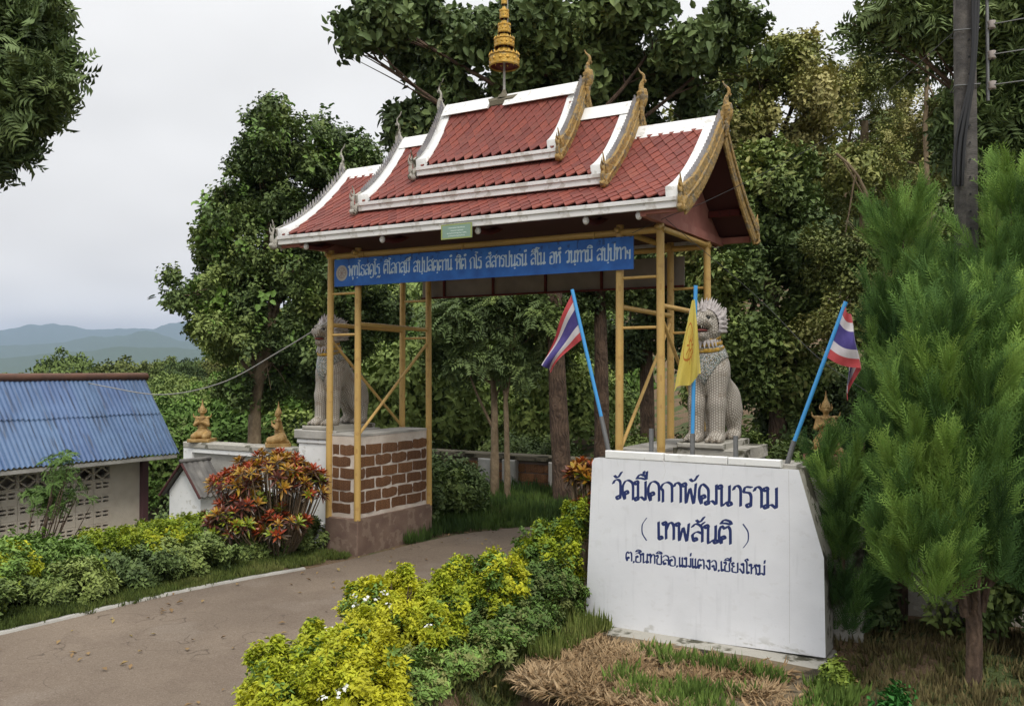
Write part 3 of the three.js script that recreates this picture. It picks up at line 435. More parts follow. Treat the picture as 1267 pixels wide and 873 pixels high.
// broad-nib pen: the nib is a short slanted line that is swept along each stroke
function penText(ctx, s, x0, y0, x1, y1, h, nib, ang, colour, seed = 1, thin = []) {
  const W = textWidth(s), sx = (x1 - x0) / W, R = rng(seed); let x = 0; ctx.fillStyle = colour;
  for (const ch of s) {
    const g = GL[ch]; if (!g) { x += 0.5; continue; }
    const n2 = thin.includes(ch) ? nib * 0.45 : nib, jx = (R() - 0.5) * 0.02, jy = (R() - 0.5) * 0.03;
    for (const st of g.slice(1)) {
      const c = new THREE.CatmullRomCurve3(st.map(([a, b]) => V(a, b, 0)), false, 'catmullrom', 0.4), n = Math.max(10, st.length * 8), pts = c.getPoints(n);
      const map = (p) => { const q = x + p.x + jx, t = q / W; return [x0 + q * sx, lerp(y0, y1, t) - (p.y + jy) * h]; }, dx = Math.cos(ang) * n2 / 2, dy = -Math.sin(ang) * n2 / 2, e = n2 * 0.16;
      for (let i = 0; i < n; i++) { const [ax, ay] = map(pts[i]), [bx, by] = map(pts[i + 1]); ctx.beginPath(); ctx.moveTo(ax - dx, ay - dy); ctx.lineTo(ax + dx, ay + dy); ctx.lineTo(bx + dx, by + dy); ctx.lineTo(bx - dx, by - dy); ctx.closePath(); ctx.fill(); ctx.beginPath(); ctx.lineWidth = e * 2; ctx.strokeStyle = colour; ctx.moveTo(ax - dx, ay - dy); ctx.lineTo(ax + dx, ay + dy); ctx.stroke(); }
    }
    x += g[0];
  }
}
function canvasOf(w, h) { const c = document.createElement('canvas'); c.width = w; c.height = h; return c; }
function canvasTex(c) { const t = new THREE.CanvasTexture(c); t.colorSpace = THREE.SRGBColorSpace; t.magFilter = THREE.LinearFilter; t.generateMipmaps = true; t.minFilter = THREE.LinearMipmapLinearFilter; return t; }
function wearOn(ctx, w, h, seed, fn) { const im = ctx.getImageData(0, 0, w, h), d = im.data, R = rng(seed); for (let y = 0; y < h; y++) for (let x = 0; x < w; x++) { const o = (y * w + x) * 4, k = fn(x / w, y / h, R); for (let c = 0; c < 3; c++) d[o + c] = clamp(d[o + c] + (k[c] ?? k[0]), 0, 255); } ctx.putImageData(im, 0, 0); }

// --- blue banner under the eave
{
  const w = 2048, h = 172, c = canvasOf(w, h), ctx = c.getContext('2d'), X0 = 0.135, X1 = 4.5, Y0 = 3.608, Y1 = 3.976, mx = (x) => ((x - X0) / (X1 - X0)) * w, my = (y) => ((Y1 - y) / (Y1 - Y0)) * h;
  ctx.fillStyle = '#1c5fb0'; ctx.fillRect(0, 0, w, h);
  ctx.fillStyle = '#a9a49c'; ctx.beginPath(); ctx.ellipse(mx(0.268), my(3.788), mx(0.4) - mx(0.3), my(3.7) - my(3.806), 0, 0, 7); ctx.fill();
  ctx.strokeStyle = '#8a6f6a'; ctx.lineWidth = 3; ctx.beginPath(); ctx.ellipse(mx(0.268), my(3.788), 30, 32, 0, 0, 7); ctx.stroke(); ctx.beginPath(); for (let i = 0; i < 8; i++) { const a = (i / 8) * 6.283; ctx.moveTo(mx(0.268), my(3.788)); ctx.lineTo(mx(0.268) + 28 * Math.cos(a), my(3.788) + 30 * Math.sin(a)); } ctx.stroke();
  penText(ctx, 'พุทฺโธสฎฺโฐ ติโลกสฺมึ สปฺปสตฺตานํ หิตํ กโร สํสารปนฺธนํ สีโน อหํ วนฺทามิ สปฺปทาฯ', mx(0.385), my(3.742), mx(4.47), my(3.722), my(3.74) - my(3.878), 9.5, 0.35, '#b4c6d4', 4);
  wearOn(ctx, w, h, 3, (u, v, R) => { const n = fn2(u * 40, v * 4, 3, 4), s = smooth(0.25, 0.5, fn2(u * 120, v * 6, 8, 3)) * smooth(0.45, 0, v); return [n * 16 - s * 20 + (R() - 0.5) * 8, n * 18 - s * 36 + (R() - 0.5) * 8, n * 22 - s * 60 + (R() - 0.5) * 8]; });
  const face = new THREE.MeshStandardMaterial({ map: canvasTex(c), roughness: 0.55 }), side = plain(0.02, 0.06, 0.2, 0.6), g = new THREE.BoxGeometry(X1 - X0, Y1 - Y0, 0.02).translate((X0 + X1) / 2, (Y0 + Y1) / 2, 0.075);
  const b = thing('name_board', 'long blue board with pale lettering and round emblem hung under the eave', 'sign'); part(b, 'panel', g, [side, side, side, side, face, side]);
  for (const x of [0.6, 2.2, 4.0]) part(b, 'hanger', rod(V(x, 3.97, 0.07), V(x, 4.06, 0.03), 0.008, 6), M.pole);
}
{ // small green plate on the fascia
  const a = onPlane('z', 0.62, 546.5, 278), e = onPlane('z', 0.62, 584.5, 293), c = canvasOf(256, 128), ctx = c.getContext('2d'); ctx.fillStyle = '#7f9a8c'; ctx.fillRect(0, 0, 256, 128); ctx.strokeStyle = '#8f9a58'; ctx.lineWidth = 14; ctx.strokeRect(4, 4, 248, 120);
  ctx.strokeStyle = '#c4d2cb'; ctx.lineWidth = 5; const R = rng(8); for (const [yy, x0, x1] of [[34, 60, 200], [58, 80, 180], [80, 50, 210], [102, 60, 195]]) { ctx.beginPath(); for (let x = x0; x < x1; x += 7) { ctx.moveTo(x, yy - 5 + R() * 4); ctx.lineTo(x + 3 + R() * 4, yy + 5 - R() * 5); } ctx.stroke(); }
  const f = new THREE.MeshStandardMaterial({ map: canvasTex(c), roughness: 0.6 }), s = plain(0.25, 0.3, 0.2), W = e.x - a.x, H = a.y - e.y;
  solo('address_plate', new THREE.BoxGeometry(W, H, 0.012).translate((a.x + e.x) / 2, (a.y + e.y) / 2 - 0.005, 0.628), [s, s, s, s, f, s], 'small weathered green plate fixed to the white fascia', 'plate');
}

// ---------------------------------------------------------------- white name wall
const SZ = 1.0;
{
  const wall = thing('sign_wall', 'white painted concrete name wall with blue brush lettering', 'sign wall');
  const out = [[4.35, -0.12], [4.43, 1.55], [4.455, 1.592], [4.5, 1.602], [6.49, 1.592], [6.705, 0.82], [6.715, -0.06]], shp = new THREE.Shape(out.map(([x, y]) => new THREE.Vector2(x, y)));
  const X0 = 4.3, X1 = 6.75, Y0 = -0.16, Y1 = 1.64, w = 2048, h = Math.round((w * (Y1 - Y0)) / (X1 - X0)), c = canvasOf(w, h), ctx = c.getContext('2d'), mx = (x) => ((x - X0) / (X1 - X0)) * w, my = (y) => ((Y1 - y) / (Y1 - Y0)) * h, ink = '#1d2d63';
  ctx.fillStyle = '#e3e4e8'; ctx.fillRect(0, 0, w, h);
  penText(ctx, 'วัดมืดกาพัฒนาราม', mx(4.655), my(1.196), mx(6.31), my(1.226), my(1.0) - my(1.192), 25, 0.45, ink, 2);
  penText(ctx, '( เทพสันติ )', mx(4.955), my(0.835), mx(6.06), my(0.862), my(0.8) - my(0.97), 25, 0.45, ink, 3, ['(', ')']);
  penText(ctx, 'ต.อินทขิลอ.แม่แตงจ.เชียงใหม่', mx(4.8), my(0.588), mx(6.19), my(0.606), my(0.5) - my(0.592), 15, 0.45, ink, 5);
  ctx.strokeStyle = '#b9b7b4'; ctx.lineWidth = 2.2; ctx.beginPath(); ctx.moveTo(mx(6.4), my(1.58)); ctx.lineTo(mx(6.405), my(0.9)); ctx.lineTo(mx(6.4), my(0.02)); ctx.stroke(); ctx.strokeStyle = '#c4c2bc'; ctx.lineWidth = 1.4; ctx.beginPath(); ctx.moveTo(mx(5.2), my(1.6)); ctx.lineTo(mx(5.22), my(1.5)); ctx.lineTo(mx(5.19), my(1.42)); ctx.moveTo(mx(4.7), my(1.6)); ctx.lineTo(mx(4.72), my(1.52)); ctx.stroke();
  wearOn(ctx, w, h, 6, (u, v, R) => { const n = fn2(u * 9, v * 9, 2, 4) * 7, k = fn2(u * 60, v * 4, 5, 3), st = smooth(0.3, 0.6, k) * 5, b = smooth(0.16, 0.5, fn2(u * 22, v * 30, 9, 5)) * smooth(0.86, 0.97, v) * 46, d = smooth(0.33, 0.5, fn2(u * 34, v * 34, 4, 4)) * 4, g = (R() - 0.5) * 5; return [n - st - b - d + g, n - st - b * 1.05 - d * 1.1 + g, n - st - b * 1.25 - d * 1.3 + g]; });
  const tex = canvasTex(c); tex.repeat.set(1 / (X1 - X0), 1 / (Y1 - Y0)); tex.offset.set(-X0 / (X1 - X0), -Y0 / (Y1 - Y0));
  const front = new THREE.ShapeGeometry(shp); front.translate(0, 0, SZ);
  part(wall, 'painted_face', front, new THREE.MeshStandardMaterial({ map: tex, roughness: 0.75, bumpMap: bumpFine, bumpScale: 0.0015 }));
  const ext = new THREE.ExtrudeGeometry(shp, { depth: 0.34, bevelEnabled: false }); ext.translate(0, 0, SZ - 0.343);
  part(wall, 'body', metric(ext), M.mossy);
  // cracked coping along the top, in three lengths
  for (const [a, b, d] of [[4.575, 5.2, 0.004], [5.206, 5.83, 0], [5.838, 6.33, -0.003]]) part(wall, 'coping', bevelBox(a, b, 1.598, 1.672 + d, SZ - 0.075, SZ + 0.004 + d * 0.5, 0.008), M.white);
  part(wall, 'coping', bevelBox(4.56, 6.45, 1.585, 1.625, SZ - 0.33, SZ - 0.08, 0.006), M.concrete);
  part(wall, 'footing', bevelBox(4.42, 6.74, -0.42, -0.085, SZ - 0.4, SZ + 0.5, 0.03), M.mossy);
  part(wall, 'back_block', bevelBox(6.2, 6.95, -0.3, 1.46, 0.1, 0.5, 0.02), M.mossy);
}
// ---------------------------------------------------------------- flagpoles with flags
const mPoleBlue = plain(0.06, 0.32, 0.68, 0.45), mSteel = surf(texConcrete, bumpFine, { rough: 0.5, metal: 0.4, bump: 0.001, color: 0xb8bcc4 });
function cloth(name, fn, nu, nv, map) {
  const pos = [], uv = [], idx = []; for (let i = 0; i <= nu; i++) for (let j = 0; j <= nv; j++) { const p = fn(i / nu, j / nv); pos.push(p.x, p.y, p.z); uv.push(i / nu, 1 - j / nv); }
  for (let i = 0; i < nu; i++) for (let j = 0; j < nv; j++) { const a = i * (nv + 1) + j, b = a + nv + 1; idx.push(a, a + 1, b, b, a + 1, b + 1); }
  const g = new THREE.BufferGeometry(); g.setAttribute('position', new THREE.Float32BufferAttribute(pos, 3)); g.setAttribute('uv', new THREE.Float32BufferAttribute(uv, 2)); g.setIndex(idx); g.computeVertexNormals();
  return [g, new THREE.MeshPhysicalMaterial({ map, roughness: 0.9, transmission: 0.25, thickness: 0, side: THREE.DoubleSide })];
}
const triTex = (() => { const c = canvasOf(384, 256), x = c.getContext('2d'); for (const [a, b, col] of [[0, 1 / 6, '#c64a4e'], [1 / 6, 2 / 6, '#d8d2d6'], [2 / 6, 4 / 6, '#4a3f86'], [4 / 6, 5 / 6, '#d8d2d6'], [5 / 6, 1, '#c64a4e']]) { x.fillStyle = col; x.fillRect(0, a * 256, 384, (b - a) * 256 + 1); } wearOn(x, 384, 256, 4, (u, v, R) => [(R() - 0.5) * 10 + fn2(u * 8, v * 6, 3) * 14]); return canvasTex(c); })();
const yelTex = (() => { const c = canvasOf(384, 256), x = c.getContext('2d'); x.fillStyle = '#dcc860'; x.fillRect(0, 0, 384, 256); x.strokeStyle = '#c07a30'; x.lineWidth = 7; x.beginPath(); x.ellipse(130, 118, 90, 56, 0, 0, 7); x.stroke(); x.beginPath(); x.ellipse(170, 128, 16, 16, 0, 0, 7); x.stroke(); x.lineWidth = 6; for (let i = 0; i < 12; i++) { const a = (i / 12) * 6.283; x.beginPath(); x.moveTo(170 + 18 * Math.cos(a), 128 + 18 * Math.sin(a)); x.lineTo(170 + 60 * Math.cos(a), 128 + 60 * Math.sin(a)); x.stroke(); } wearOn(x, 384, 256, 4, (u, v, R) => [(R() - 0.5) * 8 + fn2(u * 8, v * 6, 3) * 10]); return canvasTex(c); })();
const FZ = 0.82, P = (x, y, dz = 0) => { const p = onPlane('z', FZ + dz, x, y); return p; };
function flagpole(label, base, mid, top, flag) {
  const t = thing('flagpole', label, 'flag', 'flagpoles fanned along the name wall'); const b = P(...base), m = P(...mid), e = P(...top); b.y -= 0.12;
  part(t, 'socket_pipe', rod(b, m, 0.024, 10), mSteel); const p = part(t, 'pole', rod(m.clone().lerp(b, 0.1), e, 0.019, 10), mPoleBlue); part(t, 'flag', ...flag(e.clone().lerp(m, 0), m.clone()));
}
flagpole('tricolour flag drooping on a blue pole tilted over the drive', [755, 552], [744, 515], [708, 358], (top, mid) => cloth('f', (u, v) => {
  const h = P(708.6, 361).lerp(P(722, 419), v), f = P(672, 448).lerp(P(682, 461), v), p = h.clone().lerp(f, u);
  p.y -= Math.sin(u * Math.PI) * (0.03 + 0.07 * v) * -0.45; p.z += 0.05 * Math.sin(u * 7 + v * 3) * u + 0.035 * Math.sin(v * 9 + u * 4) * u; p.x += 0.02 * Math.sin(v * 9 + u * 3) * u; return p;
}, 28, 22, triTex));
flagpole('crumpled tricolour flag on a blue pole leaning towards the cypress', [968, 578], [983, 545], [1047, 373], () => cloth('f', (u, v) => {
  const h = P(1046.5, 377).lerp(P(1022, 441), v), e = P(1053, 388).lerp(P(1066, 455), v), l = P(1051, 440).lerp(P(1047, 496), v); let p;
  if (u < 0.58) { const s = u / 0.58; p = h.clone().lerp(e, s); p.y -= Math.sin(s * Math.PI) * 0.03; p.z += 0.05 * Math.sin(s * 3.1) + 0.03 * Math.sin(v * 8 + s * 4) * s; }
  else { const s = (u - 0.58) / 0.42; p = e.clone().lerp(l, Math.sin(s * 1.57)); p.z += -0.02 - 0.1 * Math.sin(s * 2.6) + 0.03 * Math.sin(v * 8 + 4 + s * 5); p.x -= 0.03 * Math.sin(s * 3.1); }
  return p;
}, 34, 24, triTex));
flagpole('limp yellow flag with round emblem on an upright blue pole', [857, 562], [857, 536], [861, 353], () => cloth('f', (u, v) => {
  const bot = V(0, 0, 0).lerpVectors(P(838, 484), P(873, 463), u), topE = V(0, 0, 0).lerpVectors(P(859.5, 372), P(863, 371), u), p = topE.lerp(bot, Math.pow(v, 0.92)); p.y += 0.02 * Math.sin(u * 9) * v;
  p.z += 0.075 + 0.045 * Math.sin(u * 7.5 + 0.6) * v + 0.02 * Math.sin(u * 17 + v * 4) * v; return p;
}, 34, 26, yelTex));
for (const [x, yb, yt] of [[806, 557, 530], [910.5, 566, 539]]) { const b = P(x, yb), e = P(x, yt); b.y -= 0.1; solo('socket_pipe', limb([b, e], 0.024, 0.024, 12, 1), mSteel, x < 850 ? 'empty grey flag socket pipe between the tilted and yellow flags' : 'empty grey flag socket pipe in front of the lion paws', 'pipe', 'empty flag sockets on the name wall'); }
// ---------------------------------------------------------------- lion statues
const texLion = texture(512, (u, v, x, y) => { const a = tn(u, v, 5, 19, 4), gx = (x % 16) / 16 - 0.5, gy = ((y + ((x >> 4) % 2) * 8) % 16) / 16 - 0.5, sc = smooth(0.3, 0.5, Math.hypot(gx, gy)), dirt = smooth(0.1, 0.45, tn(u, v, 9, 27)); return mix3(mix3(mix3([176, 168, 156], [206, 199, 188], a * 0.6 + 0.5), [112, 104, 94], sc * 0.7), [124, 110, 92], dirt * 0.45).map((c) => c + (sp(x, y) - 0.5) * 24); });
const bumpLion = texture(256, (u, v, x, y) => { const gx = (x % 8) / 8 - 0.5, gy = ((y + ((x >> 3) % 2) * 4) % 8) / 8 - 0.5, a = 220 - 150 * smooth(0.25, 0.5, Math.hypot(gx, gy)); return [a, a, a]; }, false);
const mLion = surf(texLion, bumpLion, { rough: 0.75, bump: 0.008 }), mLionHead = surf(texture(256, (u, v, x, y) => mix3([160, 152, 152], [206, 199, 194], tn(u, v, 10, 5) * 0.7 + 0.5).map((c) => c + (sp(x, y) - 0.5) * 40)), bumpRough, { rough: 0.8, bump: 0.006 });
const mMosaic = surf(texture(128, (u, v, x, y) => { const k = sp(x >> 2, y >> 2), c = k < 0.42 ? [196, 196, 192] : k < 0.62 ? [96, 128, 132] : k < 0.78 ? [70, 92, 70] : k < 0.92 ? [60, 58, 72] : [150, 120, 60]; return (x % 4 === 0 || y % 4 === 0) ? [128, 122, 112] : c; }), null, { rough: 0.25 });
const mMouth = plain(0.22, 0.06, 0.05, 0.7), mEye = plain(0.02, 0.02, 0.02, 0.2), mTooth = plain(0.7, 0.68, 0.6, 0.5);
const sdLion = (x, y, z) => {
  const X = Math.abs(x); let d;
  d = ellip(x, y, z, [0, 0.82, 0.1], [0.235, 0.3, 0.23]);                                          // chest
  d = smin(d, capsule(x, y, z, [0, 0.78, 0.05], [0, 0.5, -0.36], 0.2, 0.185), 0.14);                // back
  d = smin(d, ellip(X, y, z, [0.11, 0.4, -0.38], [0.14, 0.24, 0.2]), 0.08);                         // haunch
  d = smin(d, capsule(X, y, z, [0.14, 0.32, -0.42], [0.15, 0.07, -0.44], 0.11, 0.082), 0.06);       // hind shank
  d = smin(d, capsule(X, y, z, [0.13, 0.74, 0.15], [0.13, 0.42, 0.2], 0.125, 0.105), 0.07);         // forelegs
  d = smin(d, capsule(X, y, z, [0.13, 0.42, 0.2], [0.135, 0.06, 0.21], 0.105, 0.095), 0.05);
  for (const [fz, s] of [[0.3, 1], [-0.36, 0.95]]) { d = smin(d, ellip(X, y, z, [0.14, 0.045, fz - 0.03], [0.1 * s, 0.07, 0.13]), 0.03); for (const t of [-0.065, 0, 0.065]) d = smin(d, capsule(X, y, z, [0.14 + t, 0.05, fz], [0.14 + t * 1.2, 0.025, fz + 0.09], 0.036, 0.026), 0.012); }
  d = smin(d, capsule(x, y, z, [0, 0.98, 0.13], [0, 1.18, 0.17], 0.175, 0.155), 0.08);              // neck
  let h = ellip(x, y, z, [0, 1.31, 0.2], [0.175, 0.18, 0.19]);                                      // head
  h = smin(h, ellip(x, y, z, [0, 1.315, 0.37], [0.125, 0.075, 0.12]), 0.05);                        // upper jaw
  h = smin(h, ellip(X, y, z, [0.05, 1.345, 0.455], [0.045, 0.04, 0.04]), 0.03);                     // nostrils
  h = smin(h, ellip(X, y, z, [0.085, 1.405, 0.335], [0.06, 0.038, 0.06]), 0.03);                    // brows
  h = smin(h, capsule(x, y, z, [0, 1.17, 0.22], [0, 1.185, 0.4], 0.085, 0.058), 0.03);              // lower jaw
  h = smin(h, ellip(X, y, z, [0.1, 1.24, 0.26], [0.075, 0.09, 0.09]), 0.03);                        // cheeks
  h = Math.max(h, -ellip(x, y, z, [0, 1.25, 0.42], [0.085, 0.034, 0.16]));                          // open mouth
  h = Math.max(h, -ellip(X, y, z, [0.082, 1.373, 0.385], [0.034, 0.02, 0.03]));
  return smin(d, h, 0.05);
};
const lionGeo = metric(sdfMesh(sdLion, V(-0.34, -0.04, -0.66), V(0.34, 1.54, 0.56), 0.014), 0.95);
const lionMane = (() => {
  const l = [], R = rng(12), cone = (p, d, len, r) => { const g = new THREE.ConeGeometry(r, len, 6, 3); const pp = g.attributes.position; for (let i = 0; i < pp.count; i++) { const t = pp.getY(i) / len + 0.5; pp.setX(i, pp.getX(i) + 0.25 * len * t * t * 0.4); } g.translate(0, len * 0.42, 0); g.applyQuaternion(new THREE.Quaternion().setFromUnitVectors(V(0, 1, 0), d.clone().normalize())); g.translate(p.x, p.y, p.z); l.push(g); };
  for (let ringI = 0; ringI < 5; ringI++) for (let i = 0; i < 17; i++) { const a = -0.35 + (i / 16) * (Math.PI + 0.7), back = ringI * 0.075, rr = 0.185 - ringI * 0.012; const c = V(Math.cos(a) * rr, 1.3 + Math.sin(a) * rr * 1.02, 0.24 - back), d = V(Math.cos(a) * 1.0, Math.sin(a) * 1.25 + 0.1, -0.25 - ringI * 0.18); cone(c, d, 0.055 + 0.03 * R() + 0.075 * smooth(0.4, 1, Math.sin(a)), 0.044); }
  for (let i = 0; i < 7; i++) cone(V(0, 1.46 + i * 0.004, 0.3 - i * 0.05), V(0, 1, 0.1 - i * 0.16), 0.11, 0.045);
  for (let i = 0; i < 10; i++) { const a = (i / 9) * Math.PI; cone(V(Math.cos(a) * 0.13, 1.13 - Math.sin(a) * 0.02, 0.22 + Math.sin(a) * 0.12), V(Math.cos(a) * 0.5, -1, Math.sin(a) * 0.6), 0.1, 0.03); }
  return metric(merge(l), 0.4);
})();
const torusAt = (y, z, rx, rz, r, tilt) => new THREE.TorusGeometry(1, r, 8, 36).rotateX(Math.PI / 2).scale(rx, 1, rz).rotateX(tilt).translate(0, y, z);
const lionBib = sdfMesh((x, y, z) => { const d = sdLion(x, y, z) - 0.012, f = 0.6 - 0.55 * Math.abs(x) * 2.6; return Math.max(d, y - 1.06 - z * 0.1, (0.62 + Math.abs(x) * 1.35) - y, 0.02 - z); }, V(-0.34, 0.5, -0.05), V(0.34, 1.15, 0.45), 0.014);
function lion(cx, cz, baseY, label) {
  const t = thing('lion_statue', label, 'statue', 'guardian lions of the gate'); t.position.set(cx, baseY, cz); t.scale.set(0.88, 1, 0.95);
  part(t, 'base_slab', bevelBox(-0.3, 0.3, 0, 0.06, -0.6, 0.46, 0.015), M.mossy);
  const b = part(t, 'body', lionGeo, mLion); b.position.y = 0.06;
  const m = part(t, 'mane', lionMane, mLionHead); m.position.y = 0.06;
  const bib = part(t, 'breast_mosaic', metric(lionBib.clone(), 0.3), mMosaic); bib.position.y = 0.06;
  const col = part(t, 'collar', metric(merge([torusAt(1.1, 0.16, 0.18, 0.18, 0.02, 0.15), torusAt(1.04, 0.15, 0.2, 0.2, 0.022, 0.15), torusAt(1.16, 0.17, 0.165, 0.165, 0.016, 0.15)]), 0.4), M.gold); col.position.y = 0.06;
  const tail = part(t, 'tail', metric(limb([V(0, 0.4, -0.52), V(0, 0.55, -0.6), V(0.02, 0.75, -0.5), V(0.02, 0.82, -0.36), V(0.02, 0.72, -0.26), V(0.02, 0.8, -0.14)], 0.042, 0.022, 8, 30), 0.4), mLion); tail.position.y = 0.06;
  for (const s of [-1, 1]) { const e = part(t, 'eye', new THREE.SphereGeometry(0.024, 12, 8).translate(s * 0.082, 1.373, 0.37), mEye); e.position.y = 0.06; const ear = part(t, 'ear', metric(limb([V(s * 0.16, 1.36, 0.2), V(s * 0.22, 1.42, 0.17), V(s * 0.23, 1.49, 0.15)], 0.05, 0.01, 7, 6), 0.4), mLionHead); ear.position.y = 0.06; }
  const mo = part(t, 'mouth', new THREE.SphereGeometry(1, 14, 10).scale(0.075, 0.02, 0.12).translate(0, 1.235, 0.36), mMouth); mo.position.y = 0.06;
  const th = []; for (const s of [-1, 1]) for (let i = 0; i < 4; i++) th.push(new THREE.ConeGeometry(0.012, 0.035, 5).rotateX(Math.PI).translate(s * (0.03 + 0.015 * i), 1.27, 0.47 - i * 0.03)); const tt = part(t, 'teeth', merge(th), mTooth); tt.position.y = 0.06;
  return t;
}
function pedestal(x0, x1, z0, z1, top, label, mat, foot) {
  const t = thing('statue_pedestal', label, 'pedestal');
  part(t, 'shaft', bevelBox(x0 + 0.04, x1 - 0.04, -0.9, top - 0.2, z0 + 0.04, z1 - 0.04, 0.01), mat); part(t, 'moulding', bevelBox(x0 + 0.015, x1 - 0.015, top - 0.2, top - 0.13, z0 + 0.015, z1 - 0.015, 0.02), mat); part(t, 'cap', bevelBox(x0 - 0.01, x1 + 0.01, top - 0.13, top, z0 - 0.01, z1 + 0.01, 0.015), mat === M.white ? M.concrete : M.mossy);
  if (foot) part(t, 'foot', bevelBox(x0 - 0.05, x1 + 0.02, -0.9, foot, z0 - 0.05, z1 + 0.06, 0.02), mat);
}
pedestal(-0.86, -0.075, -1.16, -0.2, 1.63, 'white painted pedestal carrying the lion beside the brick pillar', M.white, 0.32);
pedestal(4.86, 5.64, -1.16, -0.2, 1.63, 'mossy concrete pedestal of the lion behind the name wall', M.concrete, 0.3);
lion(-0.46, -0.64, 1.63, 'grey stone lion statue, mouth open, on the white pedestal'); lion(5.17, -0.6, 1.63, 'grey stone lion statue partly hidden by the yellow flag');

// ---------------------------------------------------------------- praying deity figures and boundary walls
const sdDeity = (x, y, z) => { // kneeling, hands joined at the chest, height 1
  const X = Math.abs(x); let d = ellip(x, y, z, [0, 0.1, -0.02], [0.2, 0.1, 0.17]);
  d = smin(d, capsule(X, y, z, [0.09, 0.14, -0.08], [0.14, 0.08, 0.2], 0.1, 0.075), 0.05);
  d = smin(d, capsule(X, y, z, [0.14, 0.06, 0.2], [0.1, 0.05, -0.2], 0.06, 0.045), 0.03);
  d = smin(d, capsule(x, y, z, [0, 0.18, -0.04], [0, 0.34, -0.01], 0.125, 0.1), 0.06);
  d = smin(d, ellip(x, y, z, [0, 0.45, 0], [0.13, 0.12, 0.085]), 0.06);
  d = smin(d, capsule(X, y, z, [0.12, 0.51, 0], [0.165, 0.36, 0.05], 0.05, 0.04), 0.03);
  d = smin(d, capsule(X, y, z, [0.165, 0.36, 0.05], [0.03, 0.44, 0.13], 0.04, 0.03), 0.02);
  d = smin(d, capsule(X, y, z, [0.014, 0.42, 0.14], [0.006, 0.54, 0.155], 0.026, 0.014), 0.012);
  d = smin(d, capsule(x, y, z, [0, 0.55, 0], [0, 0.62, 0.005], 0.045, 0.042), 0.03);
  d = smin(d, ellip(x, y, z, [0, 0.675, 0.012], [0.062, 0.075, 0.068]), 0.02);
  d = smin(d, ellip(x, y, z, [0, 0.668, 0.078], [0.012, 0.02, 0.014]), 0.012);
  d = smin(d, ellip(X, y, z, [0.065, 0.67, 0.0], [0.012, 0.035, 0.02]), 0.01);
  d = smin(d, ellip(X, y, z, [0.14, 0.545, 0], [0.05, 0.03, 0.05]), 0.02);
  return d;
};
const deityGeo = metric(sdfMesh(sdDeity, V(-0.3, -0.03, -0.32), V(0.3, 0.8, 0.34), 0.0125), 0.5);
const deityCrown = metric(merge([lathe([[0.078, 0.7], [0.084, 0.715], [0.075, 0.73], [0.07, 0.75], [0.072, 0.757], [0.058, 0.775], [0.06, 0.785], [0.045, 0.805], [0.046, 0.815], [0.032, 0.835], [0.022, 0.87], [0.012, 0.93], [0.003, 1.0]], 18), ...[-1, 1].map((s) => limb([V(s * 0.07, 0.66, 0), V(s * 0.1, 0.7, 0), V(s * 0.085, 0.78, 0)], 0.022, 0.004, 6, 6)), ...[-1, 1].map((s) => limb([V(s * 0.14, 0.53, 0), V(s * 0.21, 0.56, 0), V(s * 0.23, 0.64, 0)], 0.035, 0.004, 6, 6)), new THREE.TorusGeometry(0.085, 0.014, 6, 20).rotateX(1.75).translate(0, 0.55, 0.03), new THREE.TorusGeometry(0.1, 0.014, 6, 24).rotateX(Math.PI / 2).scale(1.12, 1, 1).translate(0, 0.29, -0.015)]), 0.5);
const mOchre = surf(texture(256, (u, v, x, y) => mix3([146, 114, 64], [184, 152, 96], tn(u, v, 8, 6) * 0.7 + 0.5).map((c) => c + (sp(x, y) - 0.5) * 22)), bumpRough, { rough: 0.55, bump: 0.004 });
function deity(x, y, z, s, turn, label, pitchBase) {
  const t = thing('praying_statue', label, 'statue', 'golden kneeling deities on the boundary walls'); t.position.set(x, y, z); t.rotation.y = turn; t.scale.setScalar(s);
  part(t, 'body', deityGeo, mOchre); part(t, 'crown', deityCrown, mOchre); part(t, 'base', bevelBox(-0.27, 0.27, -0.06, 0.02, -0.28, 0.3, 0.015), mOchre);
}
deity(-3.5, 1.34, -0.8, 0.66, 0.5, 'golden kneeling deity at the outer end of the wall coping'); deity(-1.78, 1.34, -0.8, 0.66, -0.75, 'golden kneeling deity on the coping beside the white pedestal'); deity(6.37, 1.63, -0.8, 0.64, 0.25, 'golden kneeling deity behind the name wall, below the leaning flag');
{
  const w = thing('boundary_wall', 'low white wall with grey coping below two golden figures', 'wall');
  part(w, 'wall_panel', box(-3.7, -0.86, -1.6, 1.13, -0.9, -0.72), M.concrete); part(w, 'coping', bevelBox(-3.78, -0.87, 1.2, 1.3, -0.98, -0.64, 0.015), M.mossy); part(w, 'end_post', bevelBox(-3.78, -3.58, -1.6, 1.2, -0.97, -0.65, 0.01), M.white); part(w, 'rail', bevelBox(-3.58, -0.87, 1.13, 1.2, -0.95, -0.66, 0.006), M.white); part(w, 'rail', bevelBox(-3.58, -0.87, 0.55, 0.66, -0.95, -0.66, 0.006), M.white);
  const v = thing('boundary_wall', 'grey plastered wall carrying a golden figure behind the name wall', 'wall');
  part(v, 'wall_panel', box(5.66, 12, -0.6, 1.4, -0.9, -0.7), M.mossy); part(v, 'coping', bevelBox(5.65, 12.05, 1.4, 1.48, -0.97, -0.63, 0.015), M.mossy); part(v, 'post', bevelBox(6.17, 6.57, -0.6, 1.59, -1.0, -0.6, 0.012), mPink);
}
